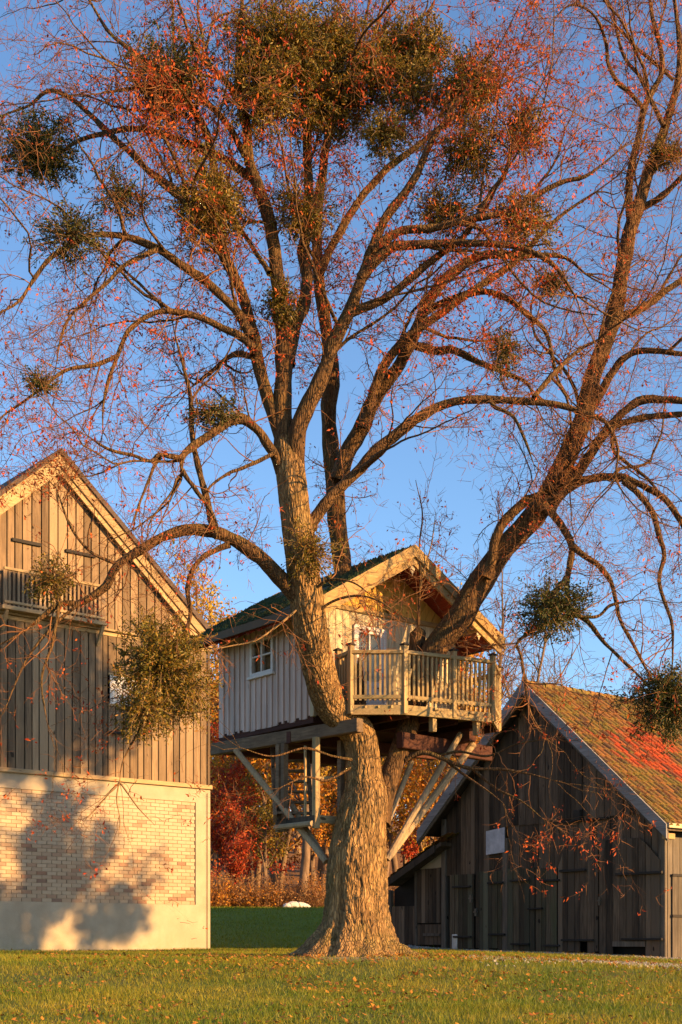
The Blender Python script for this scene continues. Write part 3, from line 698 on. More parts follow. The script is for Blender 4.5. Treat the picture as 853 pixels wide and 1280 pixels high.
# gable wall: cream uprights below, yellow chevron boards above the trim
gw = bpy.data.objects.new('gable_wall', None); link(gw, th_o)
TZ = FT.pix(515, 780)[1]
dx0, dz1 = FT.pix(444, 786); dx1 = FT.pix(477, 786)[0]
x = 0.0
while x < HW-.03:
    wd = .135; x1 = min(x+wd, HW); 
    if not (x > dx0-.08 and x1 < dx1+.08):
        MB().box(x, x1-.007, -.02+random.uniform(-.004, .004), .03, FZ-.02, TZ).build('board', M['tree_cream'], gw)
    elif True: MB().box(x, x1-.007, -.02, .03, dz1+.05, TZ).build('board', M['tree_cream'], gw)
    x = x1
MB().box(-.03, HW+.03, -.055, -.0, TZ, TZ+.075).build('trim', M['barge_wood'], gw, .006)
cw = .125; cs = math.sqrt(1+tsl*tsl)
for s in (-1, 1):
    # boards run square to the rake: direction (s*tsl, 1) normalised
    d = Vector((s*tsl, 1)).normalized(); e = Vector((s*1, -tsl)).normalized(); a0 = Vector((mid, und(mid)))
    k = 0
    while k*cw < (mid+.3)*cs:
        p = a0+e*(k*cw); q = a0+e*((k+1)*cw-.008); 
        def down(pt):   # walk down until trim or the centre line
            tt = (pt.y-(TZ+.075))/d.y
            if s*d.x > 1e-6:
                tc = (pt.x-mid)*s/(d.x*s)
                tt = min(tt, tc)
            return pt-d*max(tt, 0)
        pp, qq = down(p), down(q)
        if (p-pp).length > .02 or (q-qq).length > .02:
            poly = [tuple(p), tuple(q), tuple(qq), tuple(pp)]
            if abs(p.x-mid) < mid+.1: MB().prism(poly if s > 0 else poly[::-1], -.028+random.uniform(-.003, .003), .02).build('chevron_board', M['tree_yellow'], gw)
        k += 1
MB().prism([(-.02, TZ), (HW+.02, TZ), (HW+.02, und(HW)), (mid, und(mid)), (-.02, und(0))], .025, .05).build('gable_backing', M['tree_yellow'], gw)
MB().box(HW-.0, HW+.07, -.06, .03, FZ, und(HW)-.02).build('corner_post', M['tree_cream'], gw, .005)
MB().box(-.06, .0, -.06, .03, FZ-.05, und(0)-.02).build('corner_post', M['tree_cream'], gw, .005)
# door
do = bpy.data.objects.new('door', None); link(do, th_o); t = .06
fr = MB().box(dx0-t, dx0, -.06, .02, FZ, dz1+t).box(dx1, dx1+t, -.06, .02, FZ, dz1+t).box(dx0, dx1, -.06, .02, dz1, dz1+t)
fr.build('frame', M['white_frame'], do, .004)
dzm = FZ+.62
MB().box(dx0, dx1, -.035, .0, FZ, dzm).build('lower_panel', M['white_frame'], do, .006)
mb = MB().box(dx0, dx0+.05, -.04, .0, dzm, dz1).box(dx1-.05, dx1, -.04, .0, dzm, dz1).box(dx0+.05, dx1-.05, -.04, 0, dz1-.05, dz1); xm = (dx0+dx1)/2
mb.box(xm-.015, xm+.015, -.038, 0, dzm, dz1-.05); mb.build('sash', M['white_frame'], do, .004)
for a, b in ((dx0+.05, xm-.015), (xm+.015, dx1-.05)): MB().box(a, b, -.02, -.015, dzm, dz1-.05).build('pane', M['glass'], do)
MB().box(dx0+.02, dx1-.02, .012, .02, dzm, dz1-.02).build('curtain', M['white_sheet'], do)
MB().tube([(dx1-.08, -.04, dzm-.1), (dx1-.08, -.08, dzm-.1), (dx1-.15, -.08, dzm-.1)], .01, 6).build('handle', M['iron'], do)
# other two walls
bw = bpy.data.objects.new('back_wall', None); link(bw, th_o)
for i in range(19): MB().box(i*.15, i*.15+.143, HD-.03, HD+.02, FZ-.05, und(i*.15+.07)-.03).build('board', M['tree_white'], bw)
rw_ = bpy.data.objects.new('far_wall', None); link(rw_, th_o)
for i in range(17): MB().box(HW-.03, HW+.02, i*pw, (i+1)*pw-.006, FZ-.05, und(HW)-.02).build('board', M['tree_white'], rw_)
# roof: red soffit boards, covering, barge boards, ornaments
ro = bpy.data.objects.new('roof', None); link(ro, th_o); bo = HD+.25
for s in (-1, 1):
    xe = mid+s*(mid+eo)
    k = 0; nsb = 13
    for k in range(nsb):
        xa = mid+s*(mid+eo)*k/nsb; xb = mid+s*((mid+eo)*(k+1)/nsb-.006)
        MB().prism([(xa, und(xa)), (xb, und(xb)), (xb, und(xb)+.03), (xa, und(xa)+.03)], fo+.03, bo).build('soffit_board', M['red_wood'], ro)
    MB().prism([(mid, roofz(mid)-.095), (xe, roofz(xe)-.095), (xe+s*.03, roofz(xe)-.02), (mid, roofz(mid))], fo-.02, bo+.03).build('roof_covering', M['old_roof'], ro)
    for k2, (yy, zo, wd) in enumerate(((fo-.075, .005, .16), (fo-.03, -.15, .13))):
        L = xe+s*(.03-.05*k2)
        MB().prism([(mid, roofz(mid)+zo), (L, roofz(L)+zo), (L+s*.0, roofz(L)+zo-wd*cs), (mid, roofz(mid)+zo-wd*cs)], yy, yy+.04).build('bargeboard', M['barge_wood'], ro)
        if k2 == 0: MB().prism([(mid, roofz(mid)+zo), (L, roofz(L)+zo), (L, roofz(L)+zo-wd*cs), (mid, roofz(mid)+zo-wd*cs)], bo, bo+.04).build('bargeboard', M['barge_wood'], ro)
    MB().prism([(xe-.0, roofz(xe)-.15), (xe+s*.03, roofz(xe)-.15), (xe+s*.03, roofz(xe)-.03), (xe, roofz(xe)-.03)], fo, bo).build('eave_board', M['dark_wood'], ro)
    for i in range(9):     # rafter tails below the eave
        yy = .15+i*.3
        MB().prism([(mid+s*mid, und(mid+s*mid)-.09), (xe-s*.04, und(xe)-.06), (xe-s*.04, und(xe)-.001), (mid+s*mid, und(mid+s*mid)-.001)], yy, yy+.06).build('rafter', M['red_wood'], ro)
for x in (mid, -.02, HW+.02):
    MB().box(x-.055, x+.055, fo+.02, .0, und(x)-.13, und(x)-.03 if x != mid else und(x)-.02).build('purlin', M['barge_wood'], ro, .006)
def ornament(x, z):
    pts = []
    for a, b in ((-.045, .0), (.045, 0), (.045, -.07), (.03, -.09), (.05, -.13), (.035, -.17), (.012, -.19), (0, -.24), (-.012, -.19), (-.035, -.17), (-.05, -.13), (-.03, -.09), (-.045, -.07)): pts.append((x+a, z+b))
    o = MB().prism(pts[::-1], fo-.0, fo+.02).build('carved_drop', M['tree_cream'], ro)
ornament(mid, und(mid)-.10); ornament(HW+.02, und(HW)-.06)
# moss cushions over the roof slopes
nm = 9000; s_ = rng.choice([-1, 1], nm, p=[.8, .2]); u_ = rng.random(nm); xx = mid+s_*(mid+eo+.02)*u_; yy = fo+rng.random(nm)*(bo-fo)
keep = vnoise(np.stack([xx*2.2, yy*2.2, xx*0], -1)) > .33; xx, yy = xx[keep], yy[keep]; nm = len(xx)
zz = AZ-np.abs(xx-mid)*tsl-.012; a = rng.random(nm)*6.28; sz = .02+.035*rng.random(nm); hg = .012+.04*rng.random(nm)
c = np.stack([xx, yy, zz], -1)
V = np.stack([c+np.stack([np.cos(a+q)*sz, np.sin(a+q)*sz, 0*sz-.0], -1) for q in (0, 2.1, 4.2)]+[c+np.stack([0*sz, 0*sz, hg], -1)], 1)
b = np.arange(nm)[:, None]*4
tag(mesh_np('moss', V, tris=np.concatenate([b+np.array([[0, 1, 3]]), b+np.array([[1, 2, 3]]), b+np.array([[2, 0, 3]])]), mat=M['moss'], parent=ro), kind='stuff')
# balcony
def on_floor(px, py, z):
    d = (z-EYE)*F/(HY-py); return FT.loc((px-CX)/F*d, d)
A_, B_, C_, E_ = (.12, -.74), (.74, -1.25), (2.28, -1.56), (3.02, -.95)
D_ = (.20, -.33)
bz = FZ+.03
bal = bpy.data.objects.new('balcony', None); link(bal, th_o)
# floor boards run along x, clipped to the outline
def xrange_at(y):
    pts = [D_, A_, B_, C_, E_, (3.02, 0), (.2, 0)]; xs = []
    for i in range(len(pts)):
        (xa, ya), (xb, yb) = pts[i], pts[(i+1) % len(pts)]
        if (ya-y)*(yb-y) < 0: xs.append(xa+(xb-xa)*(y-ya)/(yb-ya))
    return (min(xs), max(xs)) if len(xs) >= 2 else None
y = -1.53
while y < -.02:
    r_ = xrange_at(y+.06)
    if r_: MB().box(r_[0], r_[1], y, y+.118, bz-.035, bz+random.uniform(-.003, .003)).build('floor_board', M['rail_wood_x'], bal)
    y += .124
def fascia(a, b, nm='fascia', h=.145, z=bz, mat='rail_wood_x'):
    MB().bar((a[0], a[1], z-h/2+.01), (b[0], b[1], z-h/2+.01), .045, h).build(nm, M[mat], bal, .005)
def lerp(a, b, t): return (a[0]+(b[0]-a[0])*t, a[1]+(b[1]-a[1])*t)
fascia(A_, B_); fascia(B_, C_); fascia(C_, E_)
fascia((-.08, -.25), A_, 'dark_fascia', .13, bz, 'dark_wood')
rail_h = .80
ra = bpy.data.objects.new('railing', None); link(ra, th_o)
def rpost(p, h=.90, w=.075):
    MB().box(p[0]-w/2, p[0]+w/2, p[1]-w/2, p[1]+w/2, bz-.12, bz+h).build('post', M['rail_wood'], ra, .006)
    MB().add([(p[0]-w*.72, p[1]-w*.72, bz+h), (p[0]+w*.72, p[1]-w*.72, bz+h), (p[0]+w*.72, p[1]+w*.72, bz+h), (p[0]-w*.72, p[1]+w*.72, bz+h), (p[0]-w*.72, p[1]-w*.72, bz+h+.02), (p[0]+w*.72, p[1]-w*.72, bz+h+.02), (p[0]+w*.72, p[1]+w*.72, bz+h+.02), (p[0]-w*.72, p[1]+w*.72, bz+h+.02), (p[0], p[1], bz+h+.05)],
             [(3, 2, 1, 0), (0, 1, 5, 4), (1, 2, 6, 5), (2, 3, 7, 6), (3, 0, 4, 7), (4, 5, 8), (5, 6, 8), (6, 7, 8), (7, 4, 8)]).build('post_cap', M['strap_wood'], ra)
def rail_run(a, b, n):
    for (zz_, h, wd) in ((rail_h, .055, .085), (.13, .06, .05)):
        MB().bar((a[0], a[1], bz+zz_), (b[0], b[1], bz+zz_), wd, h, cham=.006).build('rail', M['rail_wood_x'], ra)
    for i in range(1, n):
        p = lerp(a, b, i/n); q = random.uniform(-.006, .006)
        MB().bar((p[0]+q, p[1], bz+.08), (p[0]+q*.3, p[1], bz+rail_h-.028), .034, .034, up=(b[0]-a[0], b[1]-a[1], 0)).build('baluster', M['rail_wood'], ra)
rail_run(D_, A_, 5); rail_run(A_, B_, 11); rail_run(B_, lerp(B_, C_, .55), 11); rail_run(lerp(B_, C_, .55), C_, 9); rail_run(C_, E_, 9); rail_run(E_, (3.02, -.1), 8)
for p in (D_, A_, B_, lerp(B_, C_, .55), C_, E_): rpost(p)
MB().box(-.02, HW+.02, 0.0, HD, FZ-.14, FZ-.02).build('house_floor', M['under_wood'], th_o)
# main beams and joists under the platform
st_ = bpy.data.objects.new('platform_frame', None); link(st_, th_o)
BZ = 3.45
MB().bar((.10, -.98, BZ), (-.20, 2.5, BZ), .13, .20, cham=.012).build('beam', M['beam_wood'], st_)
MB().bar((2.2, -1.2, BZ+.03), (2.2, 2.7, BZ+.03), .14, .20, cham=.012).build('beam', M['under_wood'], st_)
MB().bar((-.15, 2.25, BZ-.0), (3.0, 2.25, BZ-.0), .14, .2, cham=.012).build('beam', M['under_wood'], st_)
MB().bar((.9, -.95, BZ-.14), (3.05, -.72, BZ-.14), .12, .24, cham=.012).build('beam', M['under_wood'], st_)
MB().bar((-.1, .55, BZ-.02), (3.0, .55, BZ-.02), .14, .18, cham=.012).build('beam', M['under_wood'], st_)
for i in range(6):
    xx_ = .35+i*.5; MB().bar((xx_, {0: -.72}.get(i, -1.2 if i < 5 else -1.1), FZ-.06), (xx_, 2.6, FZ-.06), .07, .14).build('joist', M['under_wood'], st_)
for p in (lerp(B_, C_, .35), lerp(B_, C_, .85)): MB().box(p[0]-.04, p[0]+.04, p[1]+.03, p[1]+.12, BZ-.02, bz-.03).build('hanger', M['rail_wood'], st_)
# struts to the trunk
def lp(px, py, d):
    q = P(px, py, d); l = FT.loc(q[0], q[1]); return (l[0], l[1], q[2])
for a, b, r in (((295, 937, 21.35), (408, 1077, 20.05), .05), ((352, 985, 21.0), (406, 1073, 20.15), .045), ((576, 917, 20.7), (484, 1074, 19.95), .05), ((592, 930, 21.1), (486, 1072, 20.1), .055), ((515, 952, 20.6), (482, 1035, 20.2), .045)):
    pa, pb = Vector(lp(*a)), Vector(lp(*b)); pts = [pa.lerp(pb, t_) for t_ in np.linspace(0, 1, 7)]
    MB().tube([p+Vector((random.uniform(-.008, .008),)*3) for p in pts], [r*(1+.06*random.uniform(-1, 1)) for _ in pts], 9).build('strut', M['pole_wood'], st_)
# landing and stair below
la = bpy.data.objects.new('landing', None); link(la, th_o)
l0 = FT.loc(P(394, 1015, 20.0)[0], 20.0); lx, ly, LZ = l0[0], l0[1], 2.17
W_, D2 = .52, .95
for i in range(4): MB().box(lx+i*W_/4, lx+(i+1)*W_/4-.01, ly, ly+D2, LZ-.03, LZ).build('floor_board', M['beam_wood'], la)
MB().box(lx-.03, lx+.01, ly-.02, ly+D2+.02, LZ-.11, LZ-.005).build('fascia', M['dark_wood'], la)
MB().tube([(lx-.05, ly, LZ-.13), (lx-.05, ly+D2, LZ-.13)], .045, 8).build('bearer_log', M['pole_wood'], la)
MB().box(lx+.06, lx+W_+.05, ly-.045, ly-.0, LZ-.12, LZ+.0).build('fascia', M['rail_wood_x'], la, .004)
for (px_, py_, z1, mt) in ((lx+.02, ly, BZ-.1, 'rail_wood'), (lx+W_, ly+.02, BZ-.1, 'beam_wood'), (lx+.02, ly+D2, BZ-.1, 'beam_wood'), (lx+.02, ly+D2-.14, BZ-.1, 'beam_wood')):
    MB().box(px_-.045, px_+.045, py_-.045, py_+.045, LZ-.2, z1).build('post', M[mt], la, .005)
MB().box(lx, lx+.03, ly+.25, ly+.28, LZ, BZ-.2).build('baluster', M['rail_wood'], la)
MB().bar((lx+.02, ly, LZ+.55), (lx+W_, ly+.02, LZ+.62), .05, .05).build('rail', M['rail_wood'], la)
sta = bpy.data.objects.new('stair', None); link(sta, th_o)
s0 = Vector((lx+.1, ly+D2-.25, LZ)); s1 = Vector((lx+.75, ly+D2+.75, FZ-.1))
for off in (-.3, .32):
    ov = Vector((.55, -.36, 0))*off*1.4
    MB().bar(s0+ov, s1+ov, .05, .17).build('stringer', M['beam_wood'], sta)
for i in range(8):
    p = s0.lerp(s1, (i+.5)/8); e = Vector((.55, -.36, 0)).normalized()
    MB().bar(p-e*.30, p+e*.32, .18, .035).build('tread', M['beam_wood'], sta)

# ------------------------------------------------------------------ the big linden
def catmull(p, n):
    p = np.asarray(p, float); p = np.vstack([2*p[0]-p[1], p, 2*p[-1]-p[-2]]); m = len(p)-3
    t = np.linspace(0, m-1e-6, n); i = t.astype(int); f = (t-i)[:, None]
    a, b, c, d = p[i], p[i+1], p[i+2], p[i+3]
    return .5*((2*b)+(-a+c)*f+(2*a-5*b+4*c-d)*f**2+(-a+3*b-3*c+d)*f**3)
def frames(pts):
    """pts (N,S,3) -> two unit normals per point"""
    t = np.empty_like(pts); t[:, 1:-1] = pts[:, 2:]-pts[:, :-2]; t[:, 0] = pts[:, 1]-pts[:, 0]; t[:, -1] = pts[:, -1]-pts[:, -2]
    t = norm(t); ref = norm(np.array([.37, -.61, .23])+.0*pts[:, :1])
    u = norm(np.cross(t, np.broadcast_to(ref, t.shape))); v = np.cross(t, u); return t, u, v
def tubes(pts, rad, k, lump=0.0):
    """vectorised tubes: pts (N,S,3), rad (N,S)"""
    n, S, _ = pts.shape; t, u, v = frames(pts); a = np.arange(k)*2*np.pi/k
    ring = pts[:, :, None, :]+(u[:, :, None, :]*np.cos(a)[None, None, :, None]+v[:, :, None, :]*np.sin(a)[None, None, :, None])*rad[:, :, None, None]
    V = ring.reshape(-1, 3); base = (np.arange(n)*S*k)[:, None, None]; i = np.arange(S-1)[None, :, None]*k; j = np.arange(k)[None, None, :]; j2 = (j+1) % k
    q = np.stack(np.broadcast_arrays(base+i+j, base+i+j2, base+i+k+j2, base+i+k+j), -1).reshape(-1, 4)
    return V, q
def grow(start, d, length, S, wander, up, taper_r):
    """vectorised random-walk branches: returns (N,S,3)"""
    n = len(start); pts = np.empty((n, S, 3)); pts[:, 0] = start; d = norm(d); step = (length/(S-1))[:, None]
    up = np.broadcast_to(np.asarray(up, float), (n,))
    for s in range(1, S):
        d = norm(d+rng.normal(0, wander, (n, 3))+np.stack([0*up, 0*up, up], -1)); pts[:, s] = pts[:, s-1]+d*step
    return pts
def spawn(pts, rad, per_len, t0, t1, spread, seed_up=0.0):
    """pick child starts on branches (N,S,3): density per metre between relative positions t0..t1"""
    seg = np.linalg.norm(np.diff(pts, axis=1), axis=2); L = seg.sum(1); cnt = rng.poisson(L*(t1-t0)*per_len)
    b = np.repeat(np.arange(len(pts)), cnt); t = t0+(t1-t0)*rng.random(len(b)); S = pts.shape[1]
    x = t*(S-1); i = np.minimum(x.astype(int), S-2); f = (x-i)[:, None]
    st = pts[b, i]*(1-f)+pts[b, i+1]*f; tg = norm(pts[b, i+1]-pts[b, i]); rr = rad[b, i]*(1-f[:, 0])+rad[b, i+1]*f[:, 0]
    side = rng.normal(0, 1, (len(b), 3)); side = norm(side-tg*(side*tg).sum(1, keepdims=True)); side[:, 2] += seed_up
    ang = spread*(.7+.6*rng.random(len(b)))
    d = tg*np.cos(ang)[:, None]+norm(side)*np.sin(ang)[:, None]
    return st, d, rr, t, b

tree = thing('linden_tree', (P(445, 1198, 20)[0], 20, 0), 0, 'huge autumn linden tree carrying the treehouse in its forks', 'tree')
TO = np.array(tree.location)
# trunk + left stem as one swept surface: (px, py, half width px, depth)
TR = [(441, 1210, 66, 20), (442, 1195, 58, 20), (443, 1181, 51, 20), (444.5, 1162, 42.5, 20), (445, 1144, 38.5, 20), (445, 1120, 37, 20), (446, 1073, 36, 20), (453, 1027, 31.5, 20.02), (457, 997, 28.5, 20.05), (455, 972, 23, 20.08),
      (453, 940, 20.5, 20.1), (446, 915, 20.5, 20.05), (428, 897, 20.5, 19.95), (411, 876, 20, 19.8), (399, 840, 20, 19.55), (389, 790, 20.5, 19.28), (383, 745, 21, 19.12), (377, 700, 19.5, 19.05), (371, 655, 18, 19.05), (366, 610, 18, 19.1), (361, 575, 17, 19.15), (356, 545, 13, 19.2), (354, 525, 11.5, 19.2)]
ctr = np.array([P(a, b, d) for a, b, h, d in TR]); rr = np.array([h*d/F for a, b, h, d in TR])
nR, nA = 620, 168
cc = catmull(np.column_stack([ctr, rr]), 2200); s_len = np.concatenate([[0], np.cumsum(np.linalg.norm(np.diff(cc[:, :3], axis=0), axis=1))])
su = np.concatenate([np.linspace(0, 3.6, 460), np.linspace(3.6, s_len[-1], 161)[1:]])
cc = np.stack([np.interp(su, s_len, cc[:, j]) for j in range(4)], -1); nR = len(cc)
pt, rad = cc[None, :, :3], cc[:, 3]
tt, uu, vv = frames(pt); a = np.arange(nA)*2*np.pi/nA
# fixed horizontal frame keeps the bark from twisting
uu = norm(np.cross(np.array([0, 1.0, 0]), tt[0])); vv = np.cross(tt[0], uu)
ca, sa = np.cos(a), np.sin(a); z = cc[:, 2]
TH, ZZ = np.meshgrid(a, su)
def cyl(freq_a, freq_z, off=0.): return vnoise(np.stack([np.cos(TH)*freq_a+off+50, np.sin(TH)*freq_a+off+50, ZZ*freq_z+off+50], -1))
flare = np.exp(-np.maximum(z, 0)/.36)[:, None]
lob = sum(amp*np.maximum(0, np.cos((TH-ph)))**pw_ for ph, amp, pw_ in ((2.95, .42, 9), (2.4, .26, 16), (1.75, .20, 22), (1.3, .24, 22), (.85, .26, 18), (.15, .40, 9), (-.7, .3, 8), (-1.6, .3, 8), (-2.4, .3, 8)))
rmul = 1+1.25*flare*(lob-.12)+.10*np.exp(-np.maximum(z-.4, 0)/.8)[:, None]*(np.cos(5*TH+1.5)+.7*np.cos(3*TH+.4))*.6
wv_ = cyl(2.2, .9); wv2 = cyl(4, 3.2, 3); ridge_n = 1-np.abs(2*vnoise(np.stack([np.cos(TH+.22*wv2)*8+50, np.sin(TH+.22*wv2)*8+50, ZZ*4.2+50], -1))-1)
ridge2 = 1-np.abs(2*vnoise(np.stack([np.cos(TH+.16*wv2)*21+50, np.sin(TH+.16*wv2)*21+50, ZZ*9+50], -1))-1)
amp = np.clip(rad/.45, .35, 1.1)[:, None]
disp = amp*(.026*(ridge_n**1.5-.5)+.024*(ridge2**1.5-.5)+.06*(cyl(1.4, 1.3, 7)-.5)+.01*(cyl(28, 14)-.5))
groove = .085*np.exp(-((TH-2.12-.12*(wv_-.5))/.10)**2)*np.clip(1-z/3.2, 0, 1)[:, None]+.06*np.exp(-((TH-1.0-.2*(wv_-.5))/.09)**2)*np.clip(1-z/1.4, 0, 1)[:, None]
RAD = rad[:, None]*rmul+disp-groove
V = pt[0][:, None, :]+(uu[:, None, :]*ca[None, :, None]-vv[:, None, :]*sa[None, :, None])*RAD[..., None]
i = np.arange(nR-1)[:, None]*nA; j = np.arange(nA)[None, :]; j2 = (j+1) % nA
Q = np.stack([i+j, i+nA+j, i+nA+j2, i+j2], -1).reshape(-1, 4)
trunk = mesh_np('trunk', V.reshape(-1, 3)-TO, Q, mat=M['trunk_bark'], parent=tree, smooth=True)

